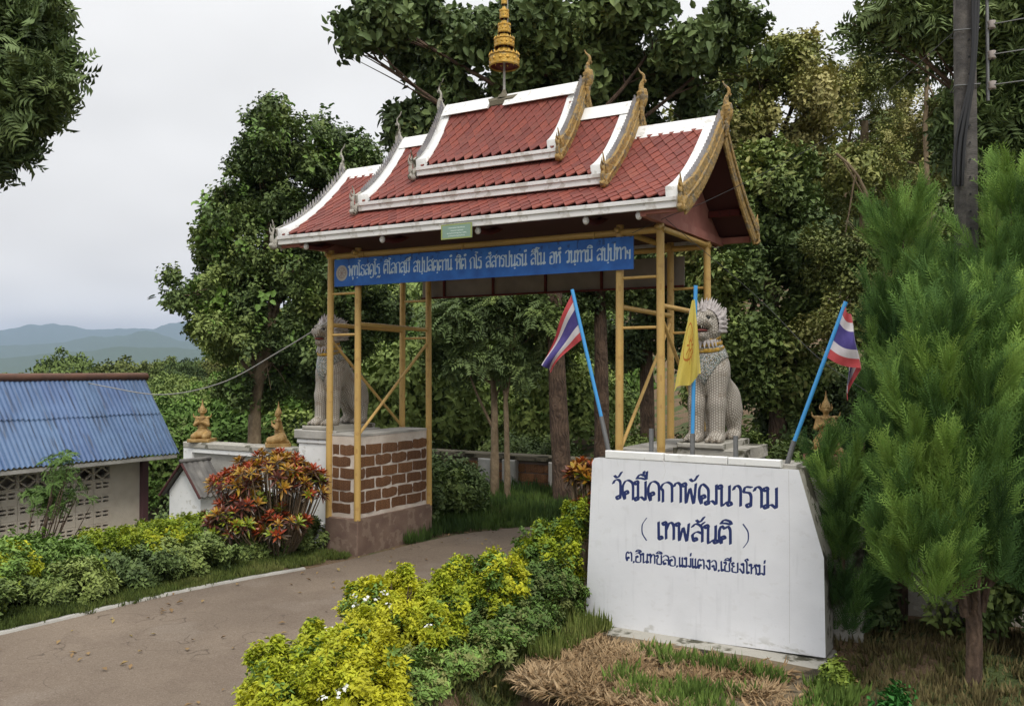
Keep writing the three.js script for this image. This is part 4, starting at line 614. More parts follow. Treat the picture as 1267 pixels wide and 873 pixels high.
{ // compound wall of laterite blocks at the far side of the yard
  const w = thing('laterite_wall', 'low laterite block wall with pale piers across the yard', 'wall'), z = -6.6, x0 = -5.2, x1 = 5.5, R = rng(44), core = part(w, 'core', box(x0, x1, -1.2, 0.62, z - 0.25, z - 0.02), plain(0.16, 0.12, 0.1, 1));
  part(w, 'coping', bevelBox(x0 - 0.1, x1 + 0.1, 0.62, 0.74, z - 0.32, z + 0.06, 0.02), mOldStone);
  for (let r = 0; r < 5; r++) for (let x = x0 - (r % 2) * 0.22; x < x1 - 0.1; x += 0.45) { const a = Math.max(x0, x + 0.01), b = Math.min(x1, x + 0.435); if (b - a < 0.08) continue; const m = part(core, 'brick', blockGeos[(R() * 4) | 0], latMats[(R() * 3) | 0]); m.position.set((a + b) / 2, -0.28 + r * 0.19, z - 0.01); m.scale.set(b - a, 0.165, 0.05); }
  for (const px of [600, 630, 688]) { const p = onPlane('z', z + 0.1, px, 600); part(w, 'pier', bevelBox(p.x - 0.16, p.x + 0.16, -0.9, 0.64, z - 0.1, z + 0.14, 0.02), M.concrete); }
}
// ---------------------------------------------------------------- blue-roofed house
{
  const t = thing('blue_roof_house', 'low house with blue corrugated roof and pierced cream wall', 'house');
  const xe = -8.15, ye = 0.62, zR = -4.13, zL = 4.2, xr = -9.36, yr = 2.28, texB = texture(512, (u, v, x, y) => { const a = tn(u, v, 4, 61, 4), s = smooth(0.1, 0.6, ts(u, v, 40, 3, 71)), n = (sp(x, y) - 0.5) * 12; return mix3(mix3([76, 102, 142], [94, 122, 160], a * 0.7 + 0.5), [58, 70, 92], s * 0.75).map((c) => c + n); });
  const mats = [[1, 1, 1], [0.9, 0.92, 0.95], [1.08, 1.06, 1.02], [0.97, 0.95, 1.0]].map((c) => { const m = surf(texB, null, { rough: 0.5 }); m.color = rgb(...c); return m; });
  // one corrugated sheet: x down the slope (0..1 mapped), waves across
  const sheet = (z0, z1, s0, s1, lift) => { const n = 40, rows = 3, pos = [], uv = [], idx = [], dx = xe - xr, dy = ye - yr; for (let i = 0; i <= n; i++) { const z = lerp(z0, z1, i / n), wv = 0.018 * Math.sin((z / 0.105) * Math.PI * 2); for (let j = 0; j <= rows; j++) { const s = lerp(s0, s1, j / rows); pos.push(xr + dx * s, yr + dy * s + wv + lift + (1 - s) * 0, z); uv.push(z / 2, s * 1.3); } } for (let i = 0; i < n; i++) for (let j = 0; j < rows; j++) { const a = i * (rows + 1) + j, b = a + rows + 1; idx.push(a, b, a + 1, a + 1, b, b + 1); } const g = new THREE.BufferGeometry(); g.setAttribute('position', new THREE.Float32BufferAttribute(pos, 3)); g.setAttribute('uv', new THREE.Float32BufferAttribute(uv, 2)); g.setIndex(idx); g.computeVertexNormals(); return g; };
  const R = rng(9); let k = 0;
  for (let z = zR; z < zL; z += 0.63, k++) { part(t, 'roof_sheet', sheet(z, z + 0.7, 0.47, 1, (k % 2) * 0.014 + R() * 0.008), mats[(R() * 4) | 0]); part(t, 'roof_sheet', sheet(z + 0.02, z + 0.72, 0, 0.5, 0.03 + (k % 2) * 0.014 + R() * 0.008), mats[(R() * 4) | 0]); }
  part(t, 'rear_roof', new THREE.BufferGeometry().setFromPoints([V(xr, yr, zR), V(xr, yr, zL + 0.5), V(2 * xr - xe, ye, zR), V(xr, yr, zL + 0.5), V(2 * xr - xe, ye, zL + 0.5), V(2 * xr - xe, ye, zR)]), mats[0]).geometry.computeVertexNormals();
  const rust = surf(texture(128, (u, v, x, y) => mix3([84, 62, 54], [120, 84, 66], tn(u, v, 6, 3) * 0.6 + 0.5)), bumpFine, { rough: 0.8 });
  part(t, 'ridge_cap', metric(limb([V(xr + 0.01, yr + 0.03, zR - 0.04), V(xr + 0.01, yr + 0.03, zL + 0.4)], 0.09, 0.09, 8, 2)), rust);
  part(t, 'eave_board', box(xe - 0.06, xe - 0.02, ye - 0.1, ye - 0.025, zR + 0.05, zL), M.concrete);
  const cream = surf(texture(256, (u, v, x, y) => mix3([196, 184, 168], [216, 206, 192], tn(u, v, 5, 9) * 0.6 + 0.5).map((c) => c + (sp(x, y) - 0.5) * 8)), bumpFine, { rough: 0.9 });
  const wx = -8.75, zEnd = -3.62, maroon = plain(0.09, 0.04, 0.045, 0.7);
  part(t, 'corner_post', bevelBox(wx - 0.08, wx + 0.1, -2.4, 0.5, zEnd - 0.1, zEnd + 0.06, 0.01), maroon); part(t, 'corner_post', bevelBox(wx - 0.08, wx + 0.1, -2.4, 0.5, -0.42, -0.24, 0.01), maroon);
  part(t, 'wall', box(wx - 0.1, wx, -2.4, 0.5, zEnd + 0.06, -2.85), cream); for (const gz of [zEnd - 0.04, zL - 0.1]) { const g = new THREE.ExtrudeGeometry(new THREE.Shape([[-10.1, -2.4], [wx - 0.09, -2.4], [wx - 0.09, 1.3], [xr, yr - 0.16], [-10.1, 1.2]].map(([a, b]) => new THREE.Vector2(a, b))), { depth: 0.08, bevelEnabled: false }); g.translate(0, 0, gz); part(t, 'gable_wall', metric(g), cream); } part(t, 'wall', box(wx - 0.1, wx, -2.4, 0.5, -0.24, zL), cream);
  part(t, 'rear_wall', box(-10.1, -10.0, -2.4, 1.3, zEnd + 0.04, zL - 0.1), cream); part(t, 'wall_head', box(wx - 0.09, wx - 0.005, 0.505, 1.3, zEnd + 0.05, zL - 0.1), cream);
  // pierced blocks between the posts: a row of lattice blocks, then slotted blocks
  const zA = -2.85, zB = -0.42, bw = (zB - zA) / 6, frameM = cream;
  for (let c = 0; c < 6; c++) {
    const z0 = zA + c * bw, z1 = z0 + bw - 0.006, hB = 0.3, y1 = 0.44;
    const f = [box(wx - 0.08, wx, y1 - 0.025, y1 + 0.06, z0, z1), box(wx - 0.08, wx, y1 - hB, y1 - hB + 0.025, z0, z1), box(wx - 0.08, wx, y1 - hB + 0.025, y1 - 0.025, z0, z0 + 0.025), box(wx - 0.08, wx, y1 - hB + 0.025, y1 - 0.025, z1 - 0.025, z1)];
    const bar = (a, b) => { const d = b.clone().sub(a), g = new THREE.BoxGeometry(0.07, d.length(), 0.03); g.applyQuaternion(new THREE.Quaternion().setFromUnitVectors(V(0, 1, 0), d.clone().normalize())); g.translate((a.x + b.x) / 2, (a.y + b.y) / 2, (a.z + b.z) / 2); return g; };
    const zm = (z0 + z1) / 2, ya = y1 - 0.03, yb = y1 - hB + 0.03, ym = (ya + yb) / 2; f.push(bar(V(wx - 0.04, ya, zm), V(wx - 0.04, ym, z1 - 0.03)), bar(V(wx - 0.04, ym, z1 - 0.03), V(wx - 0.04, yb, zm)), bar(V(wx - 0.04, yb, zm), V(wx - 0.04, ym, z0 + 0.03)), bar(V(wx - 0.04, ym, z0 + 0.03), V(wx - 0.04, ya, zm)));
    part(t, 'lattice_block', metric(merge(f)), frameM);
    for (let r = 0; r < 4; r++) { const yt = y1 - hB - 0.004 - r * 0.3, s = []; for (const [a, b] of [[0, 0.045], [0.085, 0.125], [0.165, 0.296]]) s.push(box(wx - 0.08, wx, yt - b, yt - a, z0, z1)); for (const [a, b] of [[0.045, 0.085], [0.125, 0.165]]) for (const [q, w] of [[z0, z0 + 0.05], [zm - 0.018, zm + 0.018], [z1 - 0.05, z1]]) s.push(box(wx - 0.08, wx - 0.001, yt - b, yt - a, q, w)); part(t, 'slotted_block', merge(s), frameM); }
  }
  part(t, 'wall', box(wx - 0.1, wx, -2.4, -1.07, zA, zB), cream);
}
{ // small white shed with a grey corrugated roof
  const t = thing('small_shed', 'little white shed with mossy grey corrugated roof', 'shed'), x0 = -3.52, x1 = -2.72, xm = -3.09, z1 = -0.15 + 0.1, z0 = -0.58, yr = 1.06, ye = 0.56;
  part(t, 'wall', metric((() => { const g = new THREE.ExtrudeGeometry(new THREE.Shape([[x0 + 0.04, -1.4], [x1 - 0.04, -1.4], [x1 - 0.04, ye + 0.02], [xm, yr - 0.07], [x0 + 0.04, ye + 0.02]].map(([a, b]) => new THREE.Vector2(a, b))), { depth: z1 - z0 - 0.1, bevelEnabled: false }); g.translate(0, 0, z0); return g; })()), M.white);
  const slope = (xa, ya, xb, yb) => { const n = 44, pos = [], idx = []; for (let i = 0; i <= n; i++) { const z = lerp(z0 - 0.02, z1, i / n), wv = 0.013 * Math.sin((z / 0.11) * 6.283); for (const s of [0, 0.5, 1]) for (const d of [0, 0.02]) pos.push(lerp(xa, xb, s), lerp(ya, yb, s) + wv - d, z); } for (let i = 0; i < n; i++) for (let j = 0; j < 6; j++) { const o = [0, 2, 4, 5, 3, 1], a = i * 6 + o[j], b = i * 6 + o[(j + 1) % 6]; idx.push(a, b, a + 6, b, b + 6, a + 6); } const g = new THREE.BufferGeometry(); g.setAttribute('position', new THREE.Float32BufferAttribute(pos, 3)); g.setIndex(idx); g.computeVertexNormals(); return metric(g); };
  const grey = surf(texture(256, (u, v, x, y) => mix3([96, 94, 92], [134, 131, 126], tn(u, v, 7, 6) * 0.7 + 0.5).map((c) => c + (sp(x, y) - 0.5) * 18)), bumpFine, { rough: 0.95 });
  part(t, 'roof_sheet', slope(xm, yr, x1 + 0.06, ye - 0.02), grey); part(t, 'roof_sheet', slope(xm, yr, x0 - 0.08, ye - 0.04), grey); part(t, 'ridge_cap', metric(limb([V(xm, yr + 0.005, z0 - 0.03), V(xm, yr + 0.005, z1 + 0.02)], 0.035, 0.035, 8, 2)), grey);
  for (const s of [[xm, yr - 0.02, x0 - 0.08, ye - 0.06], [xm, yr - 0.02, x1 + 0.06, ye - 0.04]]) part(t, 'bargeboard', rod(V(s[0], s[1], z1), V(s[2], s[3], z1), 0.02, 6), mSoffit);
}
// ---------------------------------------------------------------- utility pole and cables
{
  const t = thing('utility_pole', 'square concrete utility pole with bolt holes and black cables', 'utility pole'), p = atDepth(8.9, 1196, 300), x = p.x, z = p.z, mP = surf(texture(256, (u, v, x, y) => mix3([74, 71, 69], [112, 107, 101], tn(u, v, 8, 16) * 0.7 + 0.5).map((c) => c + (sp(x, y) - 0.5) * 26)), bumpRough, { rough: 0.95, bump: 0.006 });
  const g = new THREE.CylinderGeometry(0.112, 0.146, 9.4, 4, 1).rotateY(Math.PI / 4 + 0.25).translate(x, 4.2, z); part(t, 'shaft', metric(g.toNonIndexed().toNonIndexed()), mP);
  const dark = plain(0.012, 0.012, 0.013, 0.5), F = V(Math.sin(0.25), 0, Math.cos(0.25)), S = V(Math.cos(0.25), 0, -Math.sin(0.25)), at = (s, y, f) => V(x, y, z).addScaledVector(S, s).addScaledVector(F, f);
  for (let i = 0; i < 16; i++) { const y = 3.2 + i * 0.17; part(t, 'bolt_hole', new THREE.CylinderGeometry(0.011, 0.011, 0.006, 10).rotateX(Math.PI / 2).rotateY(0.25).translate(...at(0.02, y, 0.106 - (y - 4.2) * 0.0026).toArray()), dark); }
  for (const [a, b, r] of [[-0.06, 0.075, 0.022], [-0.02, 0.1, 0.017], [-0.1, 0.05, 0.014]]) part(t, 'cable', limb([at(a - 0.04, 4.3, 0.14), at(a - 0.02, 4.7, 0.15), at(b * 0.5, 5.4, 0.15), at(b, 6.2, 0.14), at(b + 0.01, 8, 0.13)], r, r, 7, 24), dark);
  for (let i = 0; i < 3; i++) part(t, 'band', new THREE.TorusGeometry(0.16, 0.008, 5, 4).rotateX(Math.PI / 2).rotateY(Math.PI / 4 + 0.25).translate(x, 5.3 + i * 0.55, z), mSteel);
  const rack = part(t, 'bracket', rod(at(0.2, 5.15, 0.02), at(0.2, 6.9, 0.02), 0.018, 6), mSteel); for (let i = 0; i < 5; i++) part(rack, 'insulator', lathe([[0.02, -0.04], [0.04, -0.035], [0.028, 0], [0.04, 0.035], [0.02, 0.04]], 12).translate(...at(0.235, 5.3 + i * 0.3, 0.03).toArray()), plain(0.35, 0.3, 0.27, 0.3));
  for (let i = 0; i < 5; i++) { const y = 5.3 + i * 0.3, a = at(0.25, y, 0.05); solo('overhead_wire', limb([a, a.clone().add(V(3.5, -0.12 + i * 0.02, 0.4)), a.clone().add(V(8, 0.1, 1.1))], 0.006, 0.006, 5, 12), plain(0.16, 0.16, 0.15, 0.6), 'thin overhead wire leaving the utility pole bracket', 'wire', 'wires on the utility pole bracket'); }
}
const wire = (pts, r, label) => solo('cable', limb(pts, r, r, 5, 40), r < 0.01 ? plain(0.05, 0.05, 0.05, 0.7) : plain(0.3, 0.29, 0.26, 0.7), label, 'cable');
wire([atDepth(22, 60, 462), atDepth(18.5, 130, 478), atDepth(17, 200, 488), atDepth(15.5, 275, 473), atDepth(14, 345, 435), V(-0.03, 3.2, -0.1)], 0.011, 'pale cable sagging from the gate across the blue roof');
wire([V(4.84, 4.15, -0.02), atDepth(10.4, 940, 370), atDepth(9.6, 1010, 440), atDepth(8.8, 1075, 486)], 0.0035, 'thin wire running from the gate corner down into the cypress');
wire([V(4.5, 4.0, 0.12), V(4.84, 4.13, 0.1), atDepth(10, 880, 246), atDepth(9.4, 1040, 160), atDepth(8.9, 1180, 40)], 0.004, 'dark wire rising from the gate corner to the utility pole');
// ---------------------------------------------------------------- vegetation kit
// one leaf: folded blade of four triangles from p along d, facing n
function pushLeaf(A, p, d, n, len, wid, fold = 0.25, droop = 0.2, col) {
  const D = d.clone().normalize(), S = V(0, 0, 0).crossVectors(D, n).normalize(), N = V(0, 0, 0).crossVectors(S, D).normalize(), b = A.pos.length / 3;
  const mid = p.clone().addScaledVector(D, len * 0.45).addScaledVector(N, len * 0.03), tip = p.clone().addScaledVector(D, len).addScaledVector(N, -len * droop), l = mid.clone().addScaledVector(S, wid / 2).addScaledVector(N, wid * fold), r = mid.clone().addScaledVector(S, -wid / 2).addScaledVector(N, wid * fold);
  if (A.blade) { for (const q of [l.clone().lerp(p, 0.6), r.clone().lerp(p, 0.6), tip]) A.pos.push(q.x, q.y, q.z); A.idx.push(b, b + 1, b + 2); return; }
  if (A.full) { const q2 = (k, s, w) => p.clone().lerp(tip, k).addScaledVector(S, s * wid * w).addScaledVector(N, wid * fold * w * 2 + len * 0.05); for (const q of [p, q2(0.24, 1, 0.4), q2(0.62, 1, 0.46), tip, q2(0.62, -1, 0.46), q2(0.24, -1, 0.4)]) { A.pos.push(q.x, q.y, q.z); if (A.col) A.col.push(col.r, col.g, col.b); } A.idx.push(b, b + 2, b + 1, b, b + 3, b + 2, b, b + 4, b + 3, b, b + 5, b + 4); }
  else { for (const q of [p, l, r, tip]) A.pos.push(q.x, q.y, q.z); A.idx.push(b, b + 3, b + 1, b, b + 2, b + 3); }
}
function leafGeometry(A) { const g = new THREE.BufferGeometry(); g.setAttribute('position', new THREE.Float32BufferAttribute(A.pos, 3)); if (A.col) g.setAttribute('color', new THREE.Float32BufferAttribute(A.col, 3)); g.setIndex(A.idx); g.computeVertexNormals(); return g; }
const sph = (R) => { const z = R() * 2 - 1, a = R() * 6.283, s = Math.sqrt(1 - z * z); return V(s * Math.cos(a), z, s * Math.sin(a)); };
// a spray of broad leaves around a short twig (y is outward)
function sprayBroad(seed, n, len, wid, rad, full) { const R = rng(seed), A = { pos: [], idx: [], full }; for (let i = 0; i < n; i++) { const a = i * 2.4 + R(), h = (i / n) * rad * 1.2 - rad * 0.5, d = V(Math.cos(a), 0.15 + R() * 0.7, Math.sin(a)).normalize(); pushLeaf(A, V(Math.cos(a) * 0.05 * rad, h, Math.sin(a) * 0.05 * rad).addScaledVector(sph(R), rad * 0.45), d, V(-d.x * 0.3, 1, -d.z * 0.3).addScaledVector(sph(R), 0.4), len * (0.7 + R() * 0.6), wid * (0.75 + R() * 0.5), 0.12 + R() * 0.2, 0.15 + R() * 0.3); } return leafGeometry(A); }
// compound leaves: several rachises carrying leaflets in pairs
function sprayPinnate(seed, fronds, pairs, flen, ll, lw) { const R = rng(seed), A = { pos: [], idx: [] }; for (let f = 0; f < fronds; f++) { const a = f * 2.4 + R(), d = V(Math.cos(a), 0.35 + R() * 0.5, Math.sin(a)).normalize(), side = V(-d.z, 0, d.x).normalize(); for (let i = 1; i <= pairs; i++) { const t = i / pairs, p = d.clone().multiplyScalar(flen * t); p.y -= flen * 0.45 * t * t; for (const s of [-1, 1]) pushLeaf(A, p, side.clone().multiplyScalar(s).addScaledVector(d, 0.55).add(V(0, -0.15 - R() * 0.3, 0)), V(0, 1, 0).addScaledVector(sph(R), 0.25), ll * (0.8 + R() * 0.4), lw, 0.1, 0.25); } } return leafGeometry(A); }
// flattened feathery cypress spray
function sprayCypress(seed) { const R = rng(seed), A = { pos: [], idx: [], blade: true }; for (let f = 0; f < 3; f++) { const lean = (f - 1) * 0.4, rot = f * 1.1 + R(), ax = V(Math.sin(lean), Math.cos(lean), (R() - 0.5) * 0.5).normalize(), sd = V(Math.cos(rot), 0, Math.sin(rot)); for (let i = 0; i < 9; i++) { const t = i / 8, p = ax.clone().multiplyScalar(0.24 * t); p.x += 0.06 * t * t * sd.x; p.z += 0.06 * t * t * sd.z; for (const s of [-1, 1]) { const l = 0.075 * (1 - 0.65 * t) + 0.022; pushLeaf(A, p, sd.clone().multiplyScalar(s).addScaledVector(ax, 0.9 + R() * 0.7), V(-sd.z, 0.1, sd.x), l, 0.028, 0.02, 0.05); } } } return leafGeometry(A); }
function sprayGrass(seed, n, h, bend, spread) { const R = rng(seed), A = { pos: [], idx: [] }; for (let i = 0; i < n; i++) { const a = R() * 6.283, o = V(Math.cos(a) * spread * R(), 0, Math.sin(a) * spread * R()), d = V(Math.cos(a) * bend * (0.3 + R()), bend > 2 ? 0.1 + R() * 0.5 : 1, Math.sin(a) * bend * (0.3 + R())); pushLeaf(A, o, d, V(Math.cos(a), 0.2, Math.sin(a)), h * (0.5 + R() * 0.8), 0.004 + R() * 0.004, 0.1, 0.35 * Math.min(1, bend)); } return leafGeometry(A); }
const SP = {
  teak: [1, 2].map((s) => sprayBroad(s, 12, 0.155, 0.098, 0.25, true)), broad: [3, 4].map((s) => sprayBroad(s, 17, 0.105, 0.062, 0.2)), fine: [5, 6].map((s) => sprayBroad(s, 20, 0.07, 0.04, 0.17)), tiny: [7, 8].map((s) => sprayBroad(s, 26, 0.042, 0.024, 0.075)),
  pinnate: [9, 10].map((s) => sprayPinnate(s, 4, 7, 0.34, 0.1, 0.04)), hang: [11, 12].map((s) => sprayPinnate(s, 4, 7, 0.34, 0.11, 0.036)), cypress: [13, 14].map((s) => sprayCypress(s)), clump: [15, 16].map((s) => sprayBroad(s, 22, 0.34, 0.24, 0.6)),
};
const leafMat = (rough = 0.6, tr = 0.3) => new THREE.MeshPhysicalMaterial({ color: 0xffffff, roughness: rough, transmission: tr, thickness: 0, side: THREE.DoubleSide, specularIntensity: 0.5 });
const LMlime = leafMat(0.6, 0.3), LM = leafMat(0.55, 0), LMdull = leafMat(0.85, 0);
// join sprays into one mesh with a colour per spray (fast to trace), or keep them as instances
function emit(parent, name, geo, list, mat, merged, top) {
  let m;
  if (merged) {
    const gp_ = geo.attributes.position.array, gn = geo.attributes.normal.array, gi = geo.index.array, nv = gp_.length / 3, P_ = new Float32Array(list.length * nv * 3), N_ = new Float32Array(list.length * nv * 3), C_ = new Float32Array(list.length * nv * 3), I_ = new Uint32Array(list.length * gi.length);
    list.forEach(([x, c], k) => { const e = x.elements, o = k * nv * 3, sc = Math.hypot(e[0], e[1], e[2]); for (let i = 0; i < nv; i++) { const a = gp_[3 * i], b = gp_[3 * i + 1], d = gp_[3 * i + 2], u = gn[3 * i], v = gn[3 * i + 1], w = gn[3 * i + 2], q = o + 3 * i; for (let r = 0; r < 3; r++) { P_[q + r] = e[r] * a + e[4 + r] * b + e[8 + r] * d + e[12 + r]; N_[q + r] = (e[r] * u + e[4 + r] * v + e[8 + r] * w) / sc; } C_[q] = c.r; C_[q + 1] = c.g; C_[q + 2] = c.b; } for (let i = 0; i < gi.length; i++) I_[k * gi.length + i] = gi[i] + k * nv; });
    const g = new THREE.BufferGeometry(); g.setAttribute('position', new THREE.BufferAttribute(P_, 3)); g.setAttribute('normal', new THREE.BufferAttribute(N_, 3)); g.setAttribute('color', new THREE.BufferAttribute(C_, 3)); g.setIndex(new THREE.BufferAttribute(I_, 1));
    TRI += I_.length / 3; m = new THREE.Mesh(g, coloured(mat));
  } else { m = new THREE.InstancedMesh(geo, mat, list.length); list.forEach(([x, c], i) => { m.setMatrixAt(i, x); m.setColorAt(i, c); }); }
  m.name = top ? uniq(name) : name; m.userData = { kind: 'stuff', ...(top ?? {}) }; m.castShadow = m.receiveShadow = true; parent.add(m); return m;
}
let TRI = 0; const colMats = new Map(); const coloured = (m) => { if (!colMats.has(m)) { const k = m.clone(); k.vertexColors = true; colMats.set(m, k); } return colMats.get(m); };
// leaves through a set of ellipsoids; lobes are [centre, radii]
function crown(parent, name, geos, lobes, count, cols, seed, o = {}) {
  const R = rng(seed), wts = lobes.map(([, r]) => Math.pow(r.x * r.y * r.z, 0.6)), tot = wts.reduce((a, b) => a + b), up = V(0, 1, 0), gap = o.gap ?? 0.0, fq = o.freq ?? 1.2, out = [];
  const per = geos.map(() => []);
  for (let i = 0, tries = 0; i < count && tries < count * 6; tries++) {
    let w = R() * tot, k = 0; while (k < lobes.length - 1 && (w -= wts[k]) > 0) k++;
    const [c, r] = lobes[k], d = sph(R), rad = Math.pow(R(), o.shell ?? 0.4), p = V(c.x + d.x * r.x * rad, c.y + d.y * r.y * rad, c.z + d.z * r.z * rad), nz = fbm(p.x * fq + seed, p.y * fq, p.z * fq, 2);
    if (nz < gap - 0.08 + R() * 0.1) continue;
    if (o.floor !== undefined && p.y < o.floor + R() * 0.1) continue;
    i++;
    const dir = d.clone().multiplyScalar(o.outward ?? 0.7).add(V(0, o.upward ?? 0.7, 0)).addScaledVector(sph(R), o.jitter ?? 0.5).normalize(), q = new THREE.Quaternion().setFromUnitVectors(up, dir).multiply(new THREE.Quaternion().setFromAxisAngle(up, R() * 6.283)), s = (o.scale ?? 1) * (0.7 + R() * 0.6);
    const cn = clamp(0.5 + fbm(p.x * 0.55 + seed * 3, p.y * 0.55, p.z * 0.55, 2) * 1.3 + (R() - 0.5) * 0.5), ci = cn * (cols.length - 1), a = cols[Math.floor(ci)], b = cols[Math.min(cols.length - 1, Math.floor(ci) + 1)], f = ci % 1, v = 0.8 + R() * 0.4;
    per[(R() * geos.length) | 0].push([new THREE.Matrix4().compose(p, q, V(s, s, s)), rgb(lerp(a[0], b[0], f) * v, lerp(a[1], b[1], f) * v, lerp(a[2], b[2], f) * v)]);
  }
  per.forEach((l, gi) => { if (l.length) emit(parent, name, geos[gi], l, o.mat ?? LM, o.merged ?? geos !== SP.tiny); });
}
const C = { dark: [[0.07, 0.105, 0.038], [0.11, 0.16, 0.052], [0.18, 0.235, 0.078]], mid: [[0.09, 0.135, 0.045], [0.15, 0.21, 0.06], [0.24, 0.3, 0.08]], olive: [[0.11, 0.145, 0.045], [0.19, 0.225, 0.065], [0.3, 0.3, 0.1]], yellowish: [[0.15, 0.185, 0.055], [0.27, 0.29, 0.08], [0.42, 0.38, 0.15]], fresh: [[0.08, 0.14, 0.03], [0.14, 0.24, 0.05], [0.22, 0.34, 0.07]], lime: [[0.28, 0.36, 0.022], [0.44, 0.49, 0.028], [0.58, 0.57, 0.03]], cyp: [[0.045, 0.1, 0.026], [0.11, 0.21, 0.045], [0.23, 0.36, 0.07]] };
const lobePx = (D, l) => l.map(([x, y, rx, ry, dd = 0, rz]) => [atDepth(D + dd, x, y), V((rx * (D + dd)) / FOCAL, (ry * (D + dd)) / FOCAL, ((rz ?? (rx + ry) / 2) * (D + dd)) / FOCAL)]);
// tree: trunk from a ground point through optional bends, limbs into every lobe
function tree(name, label, group, base, bends, r0, lobes, crowns, bark, seed, o = {}) {
  const t = thing(name, label, 'tree', group); t.position.copy(base); const R = rng(seed), L = (p) => p.clone().sub(base), top = bends[bends.length - 1], pts = [V(0, -0.3, 0), V(0, 0.02, 0), ...bends.map(L)];
  part(t, 'trunk', limb(pts, r0 * 1.15, r0 * 0.5, 10, 26, 0.1, seed), bark);
  const li = [], curve = new THREE.CatmullRomCurve3(pts);
  for (const [c, r] of lobes) { const e = L(c), s = curve.getPointAt(clamp(0.55 + R() * 0.45 + (o.low ?? 0), 0.1, 1)), m = s.clone().lerp(e, 0.5).add(V((R() - 0.5) * r.x * 0.5, -r.y * 0.2 + R() * r.y * 0.3, (R() - 0.5) * r.x * 0.5)); li.push(limb([s, m, e], r0 * 0.36, r0 * 0.1, 6, 9, 0.1, seed + 3)); for (let k = 0; k < (o.twigs ?? 4); k++) { const q = e.clone().add(sph(R).multiply(r).multiplyScalar(0.85)), s2 = m.clone().lerp(e, R()); li.push(limb([s2, s2.clone().lerp(q, 0.5).add(V(0, r.y * 0.08, 0)), q], r0 * 0.12, r0 * 0.03, 5, 6)); } }
  part(t, 'branches', merge(li), bark);
  const ll = []; for (const [c, r] of lobes) { ll.push([L(c), r.clone().multiplyScalar(0.8)]); for (let k = 0; k < 6; k++) { const d = sph(R), f = 0.28 + R() * 0.22; ll.push([L(c).add(d.multiply(r).multiplyScalar(0.85)), r.clone().multiplyScalar(f)]); } }
  for (const [geos, n, cols, oo] of crowns) crown(t, 'crown', geos, ll, n, cols, seed + 11, oo);
  return t;
}
const gp = (x, z) => V(x, ground(x, z), z);
// ---------------------------------------------------------------- far woods
{
  const A = { pos: [], idx: [] }, R = rng(3); for (let i = 0; i < 2600; i++) { const d = sph(R); if (d.y < -0.45) d.y *= -1; const k = 0.74 + 0.5 * fbm(d.x * 2.6, d.y * 2.6, d.z * 2.6, 3) + (R() - 0.5) * 0.12, p = V(d.x * k, d.y * k * 0.85 + 0.95, d.z * k); pushLeaf(A, p, sph(R).addScaledVector(d, 0.4), d.clone().add(V(0, 0.5, 0)).addScaledVector(sph(R), 0.5), 0.06 + R() * 0.05, 0.055, 0.15, 0.3); }
  const g = leafGeometry(A), list = [], rr = rng(77);
  const cone = (x, z) => { const d = V(x - CAM.x, 0, z - CAM.z), f = d.x * FWD.x + d.z * FWD.z, s = (d.x * RX.x + d.z * RX.z) / f; return f > 0 ? s * FOCAL + PW / 2 : -9999; };
  const add = (D, px, s, cols) => { const p = atDepth(D, px, 456), y = ground(p.x, p.z); const q = new THREE.Quaternion().setFromAxisAngle(V(0, 1, 0), rr() * 6.283); if (px < 300) { const lim = 2.5 + ((D < 75 ? -16 : 4) * D) / FOCAL - y; s = Math.min(s, lim / 1.75 + rr() * 0.25); if (s < 0.5) return; } const k = rr() * (cols.length - 1), a = cols[Math.floor(k)], b = cols[Math.min(cols.length - 1, Math.floor(k) + 1)], f = k % 1, v = 0.75 + rr() * 0.5; list.push([new THREE.Matrix4().compose(V(p.x, y - s * 0.25, p.z), q, V(s * (0.8 + rr() * 0.5), s * (0.8 + rr() * 0.5), s * (0.8 + rr() * 0.5))), rgb(lerp(a[0], b[0], f) * v, lerp(a[1], b[1], f) * v, lerp(a[2], b[2], f) * v)]); };
  for (let i = 0; i < 3000; i++) { const D = 52 + Math.pow(rr(), 0.8) * 420, px = -160 + rr() * 1500; add(D, px, 2.2 + rr() * 2.4 + D * 0.004, rr() < 0.25 ? C.yellowish : C.mid); }
  for (let i = 0; i < 150; i++) { const D = 26 + rr() * 26, px = rr() * 760; if (px < 235 && D < 30) continue; add(D, px, 1.3 + rr() * 1.2, rr() < 0.3 ? C.fresh : C.mid); }
  for (let i = 0; i < 150; i++) add(24 + rr() * 40, 150 + rr() * 200, 1.0 + rr() * 0.9, rr() < 0.35 ? C.fresh : C.mid);
  const m = new THREE.InstancedMesh(g, LMdull, list.length); list.forEach(([x, c], i) => { m.setMatrixAt(i, x); m.setColorAt(i, c); }); m.name = 'woods'; m.castShadow = m.receiveShadow = true; m.userData = { kind: 'stuff', label: 'hazy mass of woodland covering the valley and hillside', category: 'woods' }; scene.add(m);
}
